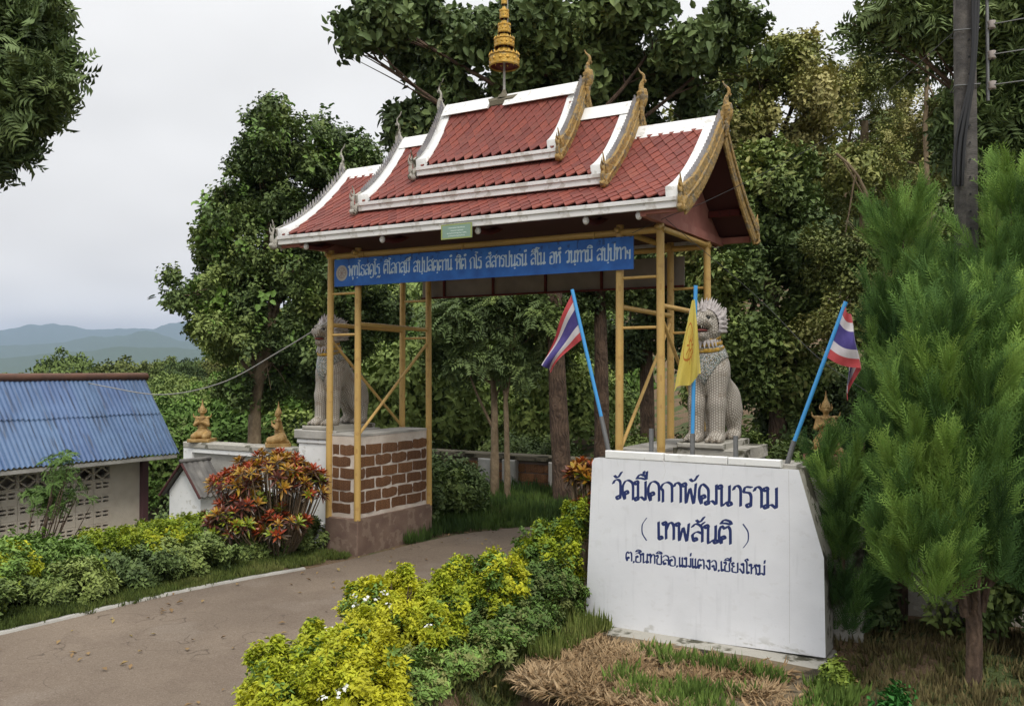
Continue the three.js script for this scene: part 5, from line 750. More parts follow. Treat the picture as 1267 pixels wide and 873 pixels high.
// ---------------------------------------------------------------- trees
{ // big leafy tree beside the gate over the low walls
  const b = gp(...(() => { const p = atDepth(20, 318, 560); return [p.x, p.z]; })());
  const lobes = lobePx(20, [[362, 178, 62, 48], [318, 205, 36, 40], [410, 190, 50, 50, 1], [440, 235, 45, 55, 1], [300, 262, 62, 46], [372, 275, 80, 70, 1], [268, 300, 36, 34], [238, 362, 48, 26, -0.5], [285, 345, 60, 44], [345, 360, 85, 60], [292, 405, 56, 36, -0.5], [420, 350, 75, 85, 1], [350, 440, 66, 44], [400, 460, 60, 60, 1], [455, 300, 45, 70, 1.5], [310, 480, 40, 26]]);
  tree('broadleaf_tree', 'tall spreading tree rising behind the open-mouthed lion', 'trees around the gate', b, [atDepth(20, 316, 500), atDepth(20, 330, 430), atDepth(20.5, 350, 330)], 0.17, lobes, [[SP.broad, 10000, [C.mid[0], C.mid[0], C.mid[1], C.mid[2]], { gap: 0.05, freq: 1.3, jitter: 0.8 }], [SP.teak, 420, C.fresh, { gap: 0.08, shell: 0.2 }]], M.paleBark, 21);
}
{ // teak-like canopy behind the roof
  const b = gp(...(() => { const p = atDepth(16.5, 697, 615); return [p.x, p.z]; })());
  const lobes = lobePx(16.5, [[470, 20, 45, 32, -1], [445, 60, 24, 28, -1], [540, 45, 60, 55], [560, 120, 55, 55], [512, 165, 28, 28], [635, 50, 70, 60], [650, 130, 70, 60, 1], [735, 40, 70, 60], [820, 40, 75, 60], [830, 120, 60, 60, 1], [735, 110, 50, 40, 1.5], [900, 60, 40, 50]]);
  tree('teak_tree', 'large-leaved tree whose canopy spreads over the gate roof', 'trees around the gate', b, [atDepth(16.5, 690, 480), atDepth(16.4, 686, 330), atDepth(16.5, 690, 160), atDepth(16.5, 690, 60)], 0.17, lobes, [[SP.teak, 5600, C.dark, { gap: 0.1, freq: 1.2, jitter: 0.9, upward: 0.3 }], [SP.broad, 900, C.olive, { gap: 0.1 }]], M.bark, 31, { twigs: 6 });
}
{
  const mk = (D, px, py, tops, r, lobes, label, cr, bark, seed, o) => { const q = atDepth(D, px, py); tree('background_tree', label, 'trees around the gate', gp(q.x, q.z), tops.map(([x, y, d = 0]) => atDepth(D + d, x, y)), r, lobePx(D, lobes), cr, bark, seed, o); };
  mk(17.5, 745, 560, [[744, 450], [742, 330], [745, 180]], 0.15, [[720, 190, 70, 50], [790, 180, 60, 55], [760, 330, 60, 40], [700, 350, 60, 30]], 'dark-trunked tree seen between the gate towers beside the tilted flag', [[SP.broad, 2200, C.dark, { gap: 0.05, freq: 1.4, jitter: 0.9 }]], M.bark, 41);
  mk(21, 802, 560, [[800, 450], [798, 300], [800, 150]], 0.17, [[790, 320, 70, 60], [830, 400, 60, 55], [850, 300, 60, 60], [780, 430, 40, 40]], 'straight brown-trunked tree inside the yellow tower', [[SP.broad, 2600, C.dark, { gap: 0.06, freq: 1.4, jitter: 0.9 }]], M.bark, 43);
  mk(17, 612, 610, [[612, 540], [610, 470], [600, 410]], 0.085, [[565, 395, 40, 28], [615, 385, 50, 30], [650, 410, 45, 32], [590, 440, 40, 26], [640, 460, 36, 24], [560, 440, 25, 18]], 'slim pale tree with bare forks in the yard by the laterite wall', [[SP.pinnate, 620, C.dark, { gap: 0.02, shell: 0.35 }]], M.paleBark, 45, { low: -0.15, twigs: 7 });
  mk(16.8, 628, 608, [[627, 540], [626, 470], [632, 420]], 0.06, [[640, 395, 40, 28], [675, 400, 35, 30], [600, 410, 30, 24]], 'slim pale sapling leaning beside the laterite wall pier', [[SP.pinnate, 300, C.mid, { gap: 0.02 }]], M.paleBark, 46, { low: -0.1 });
  mk(24, 690, 560, [[690, 470], [690, 380]], 0.12, [[560, 420, 60, 40], [640, 430, 60, 40], [700, 410, 60, 50], [600, 370, 80, 30], [690, 360, 60, 30]], 'shady tree behind the laterite wall', [[SP.broad, 1500, C.mid, { gap: 0.12, freq: 1.3, jitter: 0.9 }]], M.bark, 47);
  mk(15, 963, 560, [[962, 500], [958, 420], [950, 330]], 0.17, [[905, 330, 55, 60], [960, 250, 60, 60], [930, 420, 55, 60], [985, 340, 50, 60], [985, 450, 50, 55], [900, 470, 40, 45]], 'stout tree overgrown with leaves behind the lion and leaning flag', [[SP.broad, 4400, C.mid, { gap: 0.03, freq: 1.5, jitter: 0.9 }], [SP.teak, 300, C.olive, { shell: 0.2, scale: 0.8 }]], M.bark, 51);
  mk(19, 960, 560, [[955, 400], [950, 250], [950, 120]], 0.2, [[900, 150, 60, 60], [940, 85, 55, 45], [980, 160, 65, 60], [930, 240, 70, 60], [1010, 230, 60, 60], [1000, 90, 45, 40], [880, 240, 40, 60]], 'tall tree draped in creepers beside the gable', [[SP.broad, 5200, C.yellowish, { gap: 0.04, freq: 1.3, jitter: 0.9 }], [SP.teak, 300, C.olive, { shell: 0.2, scale: 0.8 }]], M.bark, 53);
  mk(24, 1080, 540, [[1075, 400], [1070, 260], [1070, 150]], 0.2, [[1060, 130, 70, 55], [1120, 150, 60, 60], [1050, 220, 70, 60], [1120, 240, 70, 60], [1010, 300, 60, 60], [1090, 330, 70, 60], [1170, 210, 50, 60]], 'yellowish flowering tree on the slope behind the cypress', [[SP.fine, 5200, C.yellowish, { gap: 0.04, freq: 1.2, jitter: 0.9 }], [SP.broad, 900, C.olive, {}]], M.paleBark, 55);
  mk(14, 1095, 520, [[1088, 300], [1060, 215], [1035, 190]], 0.045, [[1040, 320, 40, 40], [1080, 380, 45, 50], [1030, 420, 45, 50], [1120, 330, 30, 40]], 'thin bare-branched tree before the yellowish foliage', [[SP.fine, 700, C.olive, { gap: 0.05 }]], M.paleBark, 57, { twigs: 9 });
  mk(12.5, 1152, 480, [[1152, 300], [1146, 180], [1148, 60]], 0.05, [[1150, 60, 30, 50], [1120, 90, 25, 25], [1165, 150, 25, 30]], 'slender bare trunk beside the utility pole', [[SP.fine, 160, C.olive, { gap: 0.05 }]], M.paleBark, 59, { twigs: 7 });
  mk(17, 1240, 500, [[1240, 400], [1245, 260], [1250, 130]], 0.18, [[1220, 260, 55, 60], [1270, 320, 60, 60], [1230, 390, 60, 55], [1160, 330, 50, 60], [1180, 420, 50, 50], [1280, 210, 50, 60], [1120, 430, 50, 60], [1050, 480, 50, 40]], 'bushy olive tree behind the utility pole', [[SP.broad, 4200, C.olive, { gap: 0.04, freq: 1.4, jitter: 0.9 }]], M.bark, 61);
  mk(10.6, 1330, 560, [[1325, 300], [1300, 120], [1270, 20]], 0.16, [[1240, 60, 50, 55], [1190, 30, 45, 35], [1262, 140, 40, 60], [1225, 160, 36, 45], [1140, 35, 45, 26], [1085, 20, 40, 20], [1170, 85, 30, 24], [1240, 200, 30, 30]], 'dark overhanging tree above the utility pole', [[SP.hang, 1900, C.dark, { merged: false, gap: 0.08, freq: 1.8, upward: 0.1, jitter: 0.9 }]], M.bark, 63, { twigs: 5 });
  mk(9.5, -110, 640, [[-110, 400], [-90, 200], [-60, 60]], 0.17, [[10, 30, 48, 38], [-10, 95, 62, 40], [40, 62, 40, 26], [50, 112, 34, 20], [0, 150, 50, 26], [-30, 180, 40, 24], [70, 75, 20, 14], [-40, 40, 60, 60]], 'overhanging drooping-leaved branch of a tree above the drive edge', [[SP.hang, 900, C.dark, { merged: false, gap: 0.06, freq: 2.2, upward: -0.1, jitter: 0.7, shell: 0.5 }]], M.bark, 65, { twigs: 4 });
}
// bushes: leaves only, on stems that reach the ground
function bush(name, label, group, base, lobes, sets, seed, cat = 'bush', stem = M.bark) {
  const t = thing(name, label, cat, group), R = rng(seed); t.position.copy(base); const ll = lobes.map(([c, r]) => [c.clone().sub(base), r]), st = [];
  for (const [c, r] of ll) for (let k = 0; k < 4; k++) { const e = c.clone().add(sph(R).multiply(r).multiplyScalar(0.6)), s = V(c.x * 0.35 + (R() - 0.5) * 0.12, -0.08, c.z * 0.35 + (R() - 0.5) * 0.12); st.push(limb([s, s.clone().lerp(e, 0.5).add(V((R() - 0.5) * 0.08, 0.03, (R() - 0.5) * 0.08)), e], 0.013 + 0.02 * r.y, 0.004, 5, 6)); }
  part(t, 'stems', merge(st), stem); for (const [geos, n, cols, o] of sets) crown(t, 'foliage', geos, ll, n, cols, seed + 5, { floor: 0.0, ...o });
  return t;
}
const W = (x, y, z, rx, ry, rz) => [V(x, y, z), V(rx, ry, rz ?? rx)];
// hedge of lime-leaved shrubs along the far side of the drive
const hedge = [[-0.95, 4.75, 0.66, C.lime, 'by the kerb where it leaves the picture'], [-1.0, 4.0, 0.62, C.lime, 'brightest yellow, under the overhanging branch'], [-1.0, 3.3, 0.5, C.fresh, 'greener, with wild shoots among it'], [-1.02, 2.65, 0.56, C.lime, 'in front of the pierced house wall'], [-1.05, 2.0, 0.55, C.lime, 'below the house corner post'], [-1.0, 1.4, 0.56, C.lime, 'under the shed roof beside the croton']];
hedge.forEach(([x, z, h, c, w], i) => bush('hedge_shrub', 'clipped lime-green hedge shrub ' + w, 'hedge shrubs along the drive', gp(x, z), [W(x - 0.1, h * 0.62, z, 0.46, h * 0.42), W(x + 0.15, h * 0.42, z + 0.2, 0.34, h * 0.36), W(x - 0.1, h * 0.78, z - 0.15, 0.3, h * 0.24)], [[SP.tiny, 950, c === C.lime ? [[0.14, 0.22, 0.02], C.lime[0], C.lime[2]] : C.fresh, { scale: 1.0, shell: 0.4, gap: 0.1, freq: 4, mat: LMlime }], [SP.tiny, 400, C.fresh, { scale: 1.2, shell: 0.5 }]], 100 + i));
for (const [i, [x, z, h, w]] of [[-0.62, 4.4, 0.42, 'below the yellowest hedge shrub'], [-0.6, 3.4, 0.4, 'at the foot of the greener hedge shrub'], [-0.55, 2.5, 0.42, 'at the hedge foot before the pierced wall'], [-0.5, 1.75, 0.42, 'at the hedge foot near the croton'], [-0.35, 0.75, 0.26, 'under the croton'], [-0.25, 0.12, 0.4, 'climbing beside the maroon pillar plinth']].entries()) bush('weed_clump', 'low green weeds ' + w, 'weeds along the hedge foot', gp(x, z), [W(x, h * 0.45, z, i > 3 ? 0.24 : 0.42, h * 0.55), W(x - 0.2, h * 0.5, z + 0.25, i > 3 ? 0.16 : 0.3, h * 0.5)], [[SP.tiny, 760, C.mid, { scale: 1.15, gap: 0.08, freq: 4 }]], 130 + i, 'weeds');
// lime shrubs on the near side of the drive
const near = [[3.95, 4.2, [W(3.95, 0.2, 4.2, 0.44, 0.24), W(3.62, 0.22, 4.05, 0.34, 0.22), W(4.2, 0.16, 4.35, 0.34, 0.22), W(3.8, 0.3, 3.9, 0.22, 0.16), W(3.75, 0.12, 4.5, 0.4, 0.22)], 'lime-yellow shrub with white blossoms at the drive edge, lowest of the row'], [3.55, 3.1, [W(3.42, 0.4, 3.15, 0.36, 0.15), W(3.72, 0.42, 3.0, 0.34, 0.17), W(3.2, 0.36, 3.1, 0.2, 0.12), W(3.5, 0.22, 3.1, 0.32, 0.2), W(3.95, 0.3, 3.05, 0.24, 0.14)], 'flat-topped lime-yellow shrub sprinkled with white blossoms'], [3.72, 2.02, [W(3.58, 0.38, 2.1, 0.27, 0.17), W(3.9, 0.42, 1.85, 0.28, 0.18), W(3.78, 0.22, 2.0, 0.32, 0.2)], 'lime-yellow shrub in front of the green thicket'], [4.02, 0.95, [W(3.98, 0.62, 0.95, 0.2, 0.15), W(3.8, 0.52, 1.1, 0.22, 0.14), W(4.12, 0.82, 0.8, 0.13, 0.15), W(4.05, 0.35, 1.0, 0.26, 0.28)], 'leggy lime-green shrub against the edge of the name wall']];
near.forEach(([x, z, l, lab], i) => { const Q = rng(400 + i), n = l.length; for (let k = 0; k < 26; k++) { const [c, r] = l[(Q() * n) | 0], a = Q() * 6.283; l.push([V(c.x + Math.cos(a) * r.x * Q(), c.y + r.y * (0.6 + 0.5 * Q()), c.z + Math.sin(a) * r.z * Q()), V(0.03 + 0.05 * Q(), 0.08 + 0.1 * Q(), 0.03 + 0.05 * Q())]); } bush('lime_shrub', lab, 'lime shrubs on the near side of the drive', gp(x, z), l, [[SP.tiny, [2300, 1900, 1200, 900][i], [C.lime[0], C.lime[1], C.lime[2], C.lime[2]], { scale: 0.92, shell: 0.3, upward: 1, gap: 0.06, freq: 6, mat: LMlime }], [SP.tiny, [160, 200, 240, 260][i], C.fresh, { scale: 1.0, shell: 0.6 }]], 160 + i); });
for (const [i, [x, z, h, lab]] of [[4.0, 1.5, 0.55, 'green thicket between the lime shrubs and the name wall'], [4.1, 2.3, 0.3, 'straggling weeds before the name wall footing'], [4.15, 3.2, 0.24, 'low weeds beside the dry grass bank'], [4.1, 4.0, 0.22, 'trailing weeds under the dry grass bank']].entries()) bush('green_thicket', lab, 'green thickets by the name wall', gp(x, z), [W(x, h * 0.5, z, 0.42, h * 0.55), W(x + 0.1, h * 0.55, z - 0.3, 0.36, h * 0.5)], [[SP.tiny, 330, C.fresh, { scale: 0.95, gap: 0.16, freq: 4 }], [SP.tiny, 330, C.olive, { scale: 0.85, gap: 0.14, freq: 4 }]], 180 + i, 'thicket');
{ // white blossoms belong to the two nearest shrubs
  const fl = (() => { const A = { pos: [], idx: [] }; for (let i = 0; i < 5; i++) { const a = (i / 5) * 6.283; pushLeaf(A, V(0, 0, 0), V(Math.cos(a), 0.5, Math.sin(a)), V(0, 1, 0), 0.03, 0.024, 0.1, 0.2); } return leafGeometry(A); })(), mF = plain(0.8, 0.8, 0.78, 0.7), R = rng(5);
  for (const [px, py, D] of [[438, 737, 7.62], [466, 741, 7.58], [477, 735, 7.6], [482, 748, 7.5], [488, 756, 7.45], [440, 748, 7.45], [530, 773, 7.35], [407, 779, 7.2], [417, 858, 6.15], [424, 852, 6.15], [398, 863, 6.1], [455, 742, 7.55]]) { const { x, y, z } = atDepth(D, px, py); const g = []; for (let k = 0; k < 5; k++) g.push(fl.clone().scale(0.6, 0.6, 0.6).rotateX((R() - 0.5) * 1.4).rotateZ((R() - 0.5) * 1.4).translate(x + (R() - 0.5) * 0.06, y + (R() - 0.5) * 0.04, z + (R() - 0.5) * 0.06)); solo('blossom_cluster', merge(g), mF, 'small white blossom cluster on the lime shrubs', 'flower', 'white blossoms on the lime shrubs'); }
}
// crotons: rosettes of coloured leaves on branching stems
function croton(label, base, spots, seed) {
  const t = thing('croton_shrub', label, 'shrub', 'croton shrubs'), R = rng(seed); t.position.copy(base);
  const pal = [[[0.36, 0.05, 0.02], [0.5, 0.13, 0.02]], [[0.42, 0.16, 0.02], [0.5, 0.34, 0.03]], [[0.1, 0.025, 0.02], [0.2, 0.06, 0.025]], [[0.2, 0.3, 0.025], [0.42, 0.44, 0.03]], [[0.05, 0.035, 0.02], [0.12, 0.07, 0.03]]], mat = new THREE.MeshPhysicalMaterial({ vertexColors: true, roughness: 0.38, transmission: 0.2, thickness: 0, side: THREE.DoubleSide });
  const make = (k) => { const A = { pos: [], idx: [], col: [], full: true }; const n = 17, Q = rng(seed * 7 + k); for (let i = 0; i < n; i++) { const a = i * 2.4, u = i / n, el = lerp(1.25, -0.25, u), d = V(Math.cos(a) * Math.cos(el), Math.sin(el), Math.sin(a) * Math.cos(el)), pp = pal[u < 0.5 ? k % 4 : (Q() < 0.5 ? (k + 1) % 5 : 4)], f = Q(); pushLeaf(A, V(Math.cos(a) * 0.012, 0.05 - u * 0.09, Math.sin(a) * 0.012), d, V(-Math.cos(a) * 0.5, 1, -Math.sin(a) * 0.5), 0.1 + 0.075 * Math.min(1, u * 1.8) * (0.8 + Q() * 0.4), 0.038 + 0.016 * Q(), 0.18, 0.2, rgb(lerp(pp[0][0], pp[1][0], f), lerp(pp[0][1], pp[1][1], f), lerp(pp[0][2], pp[1][2], f))); } return leafGeometry(A); };
  const geos = Array.from({ length: 10 }, (_, k) => make(k)), stems = [];
  for (const [c, r, n, bias] of spots) for (let i = 0; i < n; i++) {
    const d = sph(R); if (d.y < -0.3) d.y *= -0.6; const p = c.clone().add(d.clone().multiply(r).multiplyScalar(0.75 + R() * 0.3)).sub(base), m = part(t, 'leaf_rosette', geos[bias !== undefined && R() < 0.65 ? bias + 5 * ((R() * 2) | 0) : (R() * 10) | 0], mat); m.position.copy(p); m.quaternion.setFromUnitVectors(V(0, 1, 0), d.clone().add(V(0, 0.9, 0)).normalize()); m.rotateY(R() * 6.28); m.scale.setScalar(0.52 + R() * 0.38);
    const s = V(p.x * 0.25, -0.05, p.z * 0.25); stems.push(limb([s, s.clone().lerp(p, 0.55).add(V(0, -0.06, 0)), p], 0.014, 0.006, 5, 6));
  }
  part(t, 'stems', merge(stems), M.paleBark);
}
{ const q = (x, y, d = 11.9) => atDepth(d, x, y), s = 11.9 / FOCAL, r = (a, b) => V(a * s, b * s, a * s), b = gp(-0.42, 0.55); 
  croton('red and orange croton shrub beside the white pedestal', b, [[q(335, 590), r(48, 30), 84, 0], [q(375, 605), r(26, 30), 34, 1], [q(290, 605), r(34, 24), 40, 0], [q(285, 650, 11.6), r(34, 26), 46, 2], [q(350, 652, 11.6), r(28, 22), 34, 3], [q(310, 625), r(40, 20), 34, 3]], 71);
  const b2 = gp(4.0, 0.2); croton('reddish croton shrub tucked behind the edge of the name wall', b2, [[V(3.97, 1.2, 0.25), V(0.17, 0.26, 0.17), 40, 0], [V(4.0, 0.8, 0.3), V(0.16, 0.26, 0.16), 26, 2]], 73); }
// cypresses
function cypress(label, base, spires, seed, n) {
  const t = thing('cypress', label, 'conifer', 'feathery cypresses beside the name wall'), R = rng(seed); t.position.copy(base); const st = [limb([V(0, -0.3, 0), V(0.02, 0.4, 0), V(0, 1.0, 0.02), V(0.02, 1.8, 0)], 0.07, 0.05, 9, 14, 0.12, seed)], per = SP.cypress.map(() => []), tot = spires.reduce((a, s) => a + s.h * s.r, 0), up = V(0, 1, 0);
  for (const s of spires) { const foot = V(s.x * 0.25, 0.55 + R() * 0.3, s.z * 0.25); st.push(limb([foot, V(s.x * 0.8, s.y0 + s.h * 0.25, s.z * 0.8), V(s.x, s.y0 + s.h * 0.9, s.z)], 0.035, 0.008, 6, 10)); const k = Math.round((n * s.h * s.r) / tot);
    const np = Math.max(6, Math.round(k / 17));
    for (let b = 0; b < np; b++) { // feathery upright plumes standing out of the spire
      const u = Math.pow(R(), 1.15), a = R() * 6.283, env = s.r * Math.pow(1 - u * 0.93, 0.75) * Math.min(1, 0.45 + u * 4), rad = env * Math.pow(R(), 0.3), o = V(s.x + Math.cos(a) * rad, s.y0 + u * s.h * 0.9, s.z + Math.sin(a) * rad), ax = V(Math.cos(a) * (0.22 + 0.4 * R()), 1, Math.sin(a) * (0.22 + 0.4 * R())).normalize(), len = 0.26 + 0.3 * R(), w = 0.04 + 0.045 * R(), tone = 1.3 * fbm(o.x * 1.4 + seed, o.y * 1.4, o.z * 1.4, 2) + (R() - 0.5) * 0.8;
      for (let i = 0; i < 17; i++) { const q = R(), aa = R() * 6.283, rr = w * (1 - q) * Math.sqrt(R()), p = o.clone().addScaledVector(ax, q * len).add(V(Math.cos(aa) * rr, 0, Math.sin(aa) * rr)), d = ax.clone().add(V(Math.cos(aa) * 0.45 * (1 - q), 0, Math.sin(aa) * 0.45 * (1 - q))).addScaledVector(sph(R), 0.16).normalize(), qt = new THREE.Quaternion().setFromUnitVectors(up, d).multiply(new THREE.Quaternion().setFromAxisAngle(up, R() * 6.283)), sc = 0.5 + R() * 0.4, cn = clamp(0.5 + tone + (R() - 0.5) * 0.4) * 2, c0 = C.cyp[Math.min(2, Math.floor(cn))], c1 = C.cyp[Math.min(2, Math.floor(cn) + 1)], f = cn % 1; per[(R() * per.length) | 0].push([new THREE.Matrix4().compose(p, qt, V(sc, sc * 1.2, sc)), rgb(lerp(c0[0], c1[0], f), lerp(c0[1], c1[1], f), lerp(c0[2], c1[2], f))]); }
    } }
  part(t, 'trunk', merge(st), M.bark); per.forEach((l, gi) => emit(t, 'foliage', SP.cypress[gi], l, LMdull, true));
}
const spx = (base, D, x, ytop, ybot, rpx) => { const a = atDepth(D, x, ytop), b = atDepth(D, x, ybot), k = D / FOCAL; return { x: a.x - base.x, z: a.z - base.z, y0: b.y - base.y, h: a.y - b.y, r: rpx * k }; };
{ const b1 = gp(7.87, 0.95), D = 7.4; cypress('large feathery cypress with bare lower trunk beside the name wall', b1, [spx(b1, D, 1200, 330, 640, 60), spx(b1, D - 0.3, 1165, 400, 690, 58), spx(b1, D - 0.4, 1215, 470, 720, 62), spx(b1, D, 1250, 380, 700, 60), spx(b1, D - 0.3, 1130, 480, 720, 42), spx(b1, D - 0.4, 1155, 560, 745, 55), spx(b1, D, 1265, 500, 740, 50)], 81, 5900);
  const b2 = gp(7.15, -0.35), D2 = 8.9; cypress('tall cypress spire rising directly behind the large cypress', b2, [spx(b2, D2, 1118, 250, 560, 46), spx(b2, D2, 1108, 350, 640, 34), spx(b2, D2, 1150, 330, 620, 46), spx(b2, D2 - 0.2, 1104, 440, 700, 26), spx(b2, D2 - 0.3, 1075, 585, 730, 30)], 83, 3700);
  const b3 = gp(8.35, -0.2), D3 = 8.3; cypress('cypress with lighter tips at the foot of the utility pole', b3, [spx(b3, D3, 1250, 205, 560, 50), spx(b3, D3, 1225, 300, 600, 46), spx(b3, D3, 1285, 260, 620, 50), spx(b3, D3 + 0.2, 1180, 350, 600, 40)], 85, 3200);
  const b4 = gp(6.85, 0.15), D4 = 8.6; cypress('small dark cypress close to the shoulder of the name wall', b4, [spx(b4, D4, 1018, 572, 770, 20), spx(b4, D4 - 0.3, 1042, 590, 790, 28)], 87, 1100); }
// undergrowth seen through and around the gate
[[-0.35, -2.2, 0.9, 0.62, C.dark, 'dark shrub just beyond the brick pillar'], [-0.2, -3.2, 0.8, 0.6, C.mid, 'green shrub inside the gate beside the drive'], [-1.6, -4.8, 0.9, 0.8, C.dark, 'dark shrub against the far laterite wall'], [-2.6, -3.0, 1.0, 0.8, C.mid, 'shrub filling the corner behind the white pedestal'], [5.6, -2.6, 0.9, 0.9, C.dark, 'dark shrub behind the half-hidden lion'], [6.9, -2.4, 1.3, 1.0, C.dark, 'dark shrub behind the plastered wall'], [8.6, -2.8, 1.4, 1.1, C.dark, 'dark shrub behind the cypress spire'], [6.95, 0.05, 0.7, 0.3, C.dark, 'low dark shrub at the back corner of the name wall'], [7.9, 0.0, 0.8, 0.45, C.mid, 'low shrub behind the bare cypress trunk'], [8.8, 0.3, 0.8, 0.5, C.dark, 'low dark shrub against the plastered wall'], [4.6, -4.4, 1.5, 1.0, C.mid, 'rounded shrub across the yard behind the yellow tower'], [3.2, -7.6, 1.1, 1.3, C.mid, 'shrub beyond the laterite wall, below the yellow flag'], [5.4, -7.2, 2.4, 1.6, C.dark, 'tall dark shrub beyond the yard behind the lion back'], [7.6, -5.6, 2.4, 1.6, C.dark, 'tall dark shrub on the slope behind the leaning flag'], [1.4, -8.4, 0.9, 1.3, C.mid, 'shrub beyond the laterite wall piers'], [-1.6, -8.2, 0.9, 1.4, C.mid, 'broad shrub beyond the laterite wall, nearest the pale trunks'], [-4.2, 1.6, 0.9, 0.8, C.fresh, 'leafy shrub before the shed gable'], [-5.2, -2.4, 1.2, 0.9, C.mid, 'leafy shrub between the house and the wall end'], [-6.0, 2.6, 1.1, 0.8, C.fresh, 'wild green shrub in front of the pierced wall']].forEach(([x, z, h, r, c, lab], i) => { const b = gp(x, z), y = b.y; bush('wild_shrub', lab, 'wild shrubs', b, [[V(x, y + h * 0.5, z), V(r, h * 0.5, r)], [V(x + r * 0.4, y + h * 0.62, z + r * 0.3), V(r * 0.7, h * 0.4, r * 0.6)], [V(x - r * 0.4, y + h * 0.7, z), V(r * 0.5, h * 0.4, r * 0.6)]], [[SP.broad, Math.round(260 + 420 * h * r), c, { scale: 0.7 + 0.1 * h, jitter: 0.8, gap: 0.02, freq: 2, merged: false }]], 200 + i, 'shrub'); });
{ const b = gp(-4.3, 2.0); bush('sapling', 'airy sapling with feathery leaves before the pierced house wall', 'wild shrubs', b, [[atDepth(14, 80, 585), V(0.42, 0.32, 0.4)], [atDepth(14, 60, 615), V(0.5, 0.25, 0.4)], [atDepth(14, 100, 625), V(0.4, 0.25, 0.3)], [atDepth(14, 85, 568), V(0.4, 0.14, 0.3)]], [[SP.pinnate, 110, C.fresh, { scale: 0.42, shell: 0.7 }]], 230, 'sapling'); }
{ // tuft of fresh green weeds and a bright weed by the name wall's end
  const b = gp(7.0, 1.75); bush('weed_clump', 'lime weeds at the end of the name wall footing', 'weeds by the cypress', b, [W(6.95, -0.02, 1.7, 0.12, 0.14)], [[SP.tiny, 60, [[0.13, 0.2, 0.03], [0.26, 0.32, 0.04]], { scale: 1.0, floor: -9 }]], 231, 'weeds');
  const c = gp(7.35, 2.1); bush('weed_clump', 'bright green spiky weeds below the cypress', 'weeds by the cypress', c, [W(7.35, 0.0, 2.1, 0.14, 0.16)], [[SP.fine, 50, [[0.03, 0.12, 0.02], [0.05, 0.2, 0.03]], { scale: 0.6, floor: -9 }]], 232, 'weeds'); }
// ---------------------------------------------------------------- grass
function grass(name, label, geos, n, place, cols, seed, mat = LMdull) {
  const R = rng(seed), per = geos.map(() => []), up = V(0, 1, 0); for (let i = 0, tr = 0; i < n && tr < n * 8; tr++) { const p = place(R); if (!p) continue; i++; const q = new THREE.Quaternion().setFromEuler(new THREE.Euler((R() - 0.5) * 0.4, R() * 6.283, (R() - 0.5) * 0.4)), s = 0.6 + R() * 0.8, k = clamp(0.5 + fbm(p.x * 1.2, p.z * 1.2, seed, 2) * 1.2 + (R() - 0.5) * 0.5) * (cols.length - 1), a = cols[Math.floor(k)], b = cols[Math.min(cols.length - 1, Math.floor(k) + 1)], f = k % 1; per[(R() * geos.length) | 0].push([new THREE.Matrix4().compose(p, q, V(s, s * (0.8 + R() * 0.5), s)), rgb(lerp(a[0], b[0], f), lerp(a[1], b[1], f), lerp(a[2], b[2], f))]); }
  per.forEach((l, gi) => { const m = new THREE.InstancedMesh(geos[gi], mat, l.length); l.forEach(([x, c], i) => { m.setMatrixAt(i, x); m.setColorAt(i, c); }); m.name = uniq(name); m.userData = { kind: 'stuff', label, category: 'grass' }; m.castShadow = m.receiveShadow = true; scene.add(m); });
}
const G = { short: [21, 22].map((s) => sprayGrass(s, 16, 0.06, 0.7, 0.05)), tall: [23, 24].map((s) => sprayGrass(s, 18, 0.15, 0.45, 0.07)), litter: [27, 28].map((s) => sprayGrass(s, 14, 0.09, 1.2, 0.08)), straw: [25, 26].map((s) => sprayGrass(s, 24, 0.095, 3.4, 0.11)) };
const green = [[0.06, 0.09, 0.02], [0.11, 0.15, 0.03], [0.19, 0.2, 0.06]], straw = [[0.24, 0.15, 0.075], [0.38, 0.26, 0.14], [0.5, 0.36, 0.21]], brown = [[0.12, 0.1, 0.04], [0.2, 0.16, 0.07], [0.1, 0.13, 0.03]];
grass('grass', 'thin short grass on the verge beside the drive', G.short, 5200, (R) => { const z = 0.1 + R() * 5.4, x = -1.0 + R() * 1.6, e = z > 4.5 ? -0.08 : z > 1.7 ? lerp(0.24, -0.06, (z - 1.7) / 2.8) : lerp(0.55, 0.24, (z - 0.1) / 1.6); if (x > e - 0.05 + 0.1 * noise(z * 4, 1, 1) || fbm(x * 3, z * 3, 5, 2) < -0.12) return null; return V(x, ground(x, z), z); }, green, 301);
grass('grass', 'lush green grass inside the gate', G.tall, 3000, (R) => { const z = -0.9 - R() * 5.6, x = -3.2 + R() * 7; const e = z > -1.9 ? 0.66 : z > -3.5 ? lerp(0.76, 1.7, (-1.9 - z) / 1.6) : lerp(1.7, 5, (-3.5 - z) / 1.5); if (x > e + 0.08 * noise(z * 3, 2, 1)) return null; return V(x, ground(x, z), z); }, [[0.04, 0.08, 0.02], [0.08, 0.14, 0.03], [0.12, 0.19, 0.04]], 303);
grass('grass', 'upright green grass at the foot of the name wall', G.tall, 420, (R) => { const x = 4.12 + Math.pow(R(), 1.3) * 0.55, z = 1.15 + R() * 1.2; return V(x, Math.max(ground(x, z), -0.08), z); }, [[0.1, 0.16, 0.03], [0.18, 0.24, 0.05], [0.26, 0.28, 0.08]], 305);
grass('dry_grass', 'mat of cut straw-coloured grass on the bank', G.straw, 2300, (R) => { const x = 4.6 + R() * 2.3, z = 1.58 + R() * 1.32; if (fbm(x * 2.2, z * 2.2, 7, 3) < -0.25 + 0.35 * (x - 4.6) * 0.4) return null; return V(x, -0.075 + 0.02 * noise(x * 3, z * 3, 1), z); }, straw, 307);
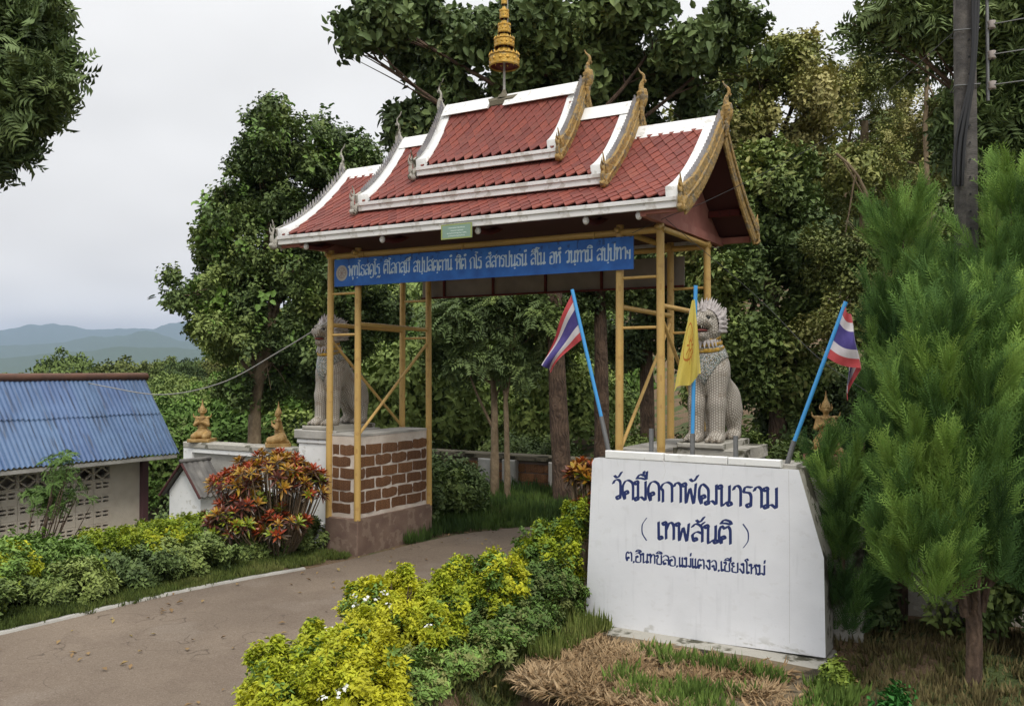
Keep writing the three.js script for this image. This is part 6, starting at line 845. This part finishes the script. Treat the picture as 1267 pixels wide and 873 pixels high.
grass('grass', 'sparse green grass sprouting through the straw bank', G.litter, 520, (R) => { const x = 5.2 + R() * 1.9, z = 1.66 + R() * 1.3; if (fbm(x * 2.2, z * 2.2, 17, 3) < 0.06) return null; return V(x, -0.075, z); }, [[0.1, 0.17, 0.03], [0.17, 0.25, 0.05]], 315);
grass('grass', 'scrubby mixed grass below the cypresses', G.litter, 3600, (R) => { const x = 6.6 + R() * 5, z = -0.4 + R() * 4.4; return V(x, ground(x, z) - 0.03, z); }, brown, 309);
grass('grass', 'rough weeds between the shrubs and the bank', G.litter, 1700, (R) => { const x = 3.75 + R() * 1.0, z = 1.3 + R() * 3.6; if (x > 4.6 && z < 2.9) return null; return V(x, ground(x, z) - 0.02, z); }, [[0.08, 0.1, 0.03], [0.13, 0.16, 0.04], [0.2, 0.17, 0.07]], 311);
grass('grass', 'wild grass on the slope below the hedge', G.tall, 5200, (R) => { const x = -8 + R() * 6.6, z = -5 + R() * 10.5; return V(x, ground(x, z) - 0.03, z); }, [[0.05, 0.09, 0.02], [0.1, 0.15, 0.03], [0.15, 0.18, 0.04]], 313);
{ const A = { pos: [], idx: [] }; pushLeaf(A, V(-0.03, 0.004, 0), V(1, 0.1, 0.1), V(0, 1, 0), 0.06, 0.034, 0.3, -0.1); const g = leafGeometry(A);
  grass('fallen_leaves', 'dry fallen leaves scattered on the drive and verges', [g], 330, (R) => { const x = -1 + R() * 8.5, z = -3 + R() * 8; const onRoad = x > 0.3 && x < 3.8; if (onRoad && R() > 0.25 + 0.6 * smooth(1.2, 0.3, Math.min(Math.abs(x - 0.3), Math.abs(x - 3.8)))) return null; if (x > 4.3 && z < 1.3) return null; return V(x, Math.max(0.016, ground(x, z) + 0.012) - (x > 4.5 ? 0.08 : 0), z); }, [[0.16, 0.1, 0.05], [0.26, 0.17, 0.08], [0.3, 0.24, 0.08]], 331); }
{ // broken concrete edge of the bank
  const R = rng(5), t = thing('concrete_slab', 'broken mossy concrete slab edge under the dry grass bank', 'slab'); const mk = (x0, x1, z0, z1, y0, y1) => { const g = new THREE.BoxGeometry(x1 - x0, y1 - y0, z1 - z0, 8, 2, 6).translate((x0 + x1) / 2, (y0 + y1) / 2, (z0 + z1) / 2), p = g.attributes.position; for (let i = 0; i < p.count; i++) { const x = p.getX(i), y = p.getY(i), z = p.getZ(i); p.setXYZ(i, x + 0.05 * noise(x * 5, y * 5, z * 5 + 3), y + 0.03 * noise(x * 4, 7, z * 4), z + 0.06 * noise(x * 5 + 9, y * 6, z * 5)); } g.computeVertexNormals(); return metric(g); };
  part(t, 'slab', mk(4.64, 6.95, 1.3, 2.9, -0.18, -0.07), surf(texMossy, bumpRough, { rough: 1, bump: 0.012, color: 0xa89880 })); part(t, 'bank_face', mk(4.72, 6.9, 1.4, 2.82, -0.75, -0.17), surf(texBark, bumpRough, { rough: 1, bump: 0.02 }));
}
scene.traverse((o) => { if (o.isMesh) { o.castShadow = true; o.receiveShadow = true; } });
renderer.render(scene, camera);
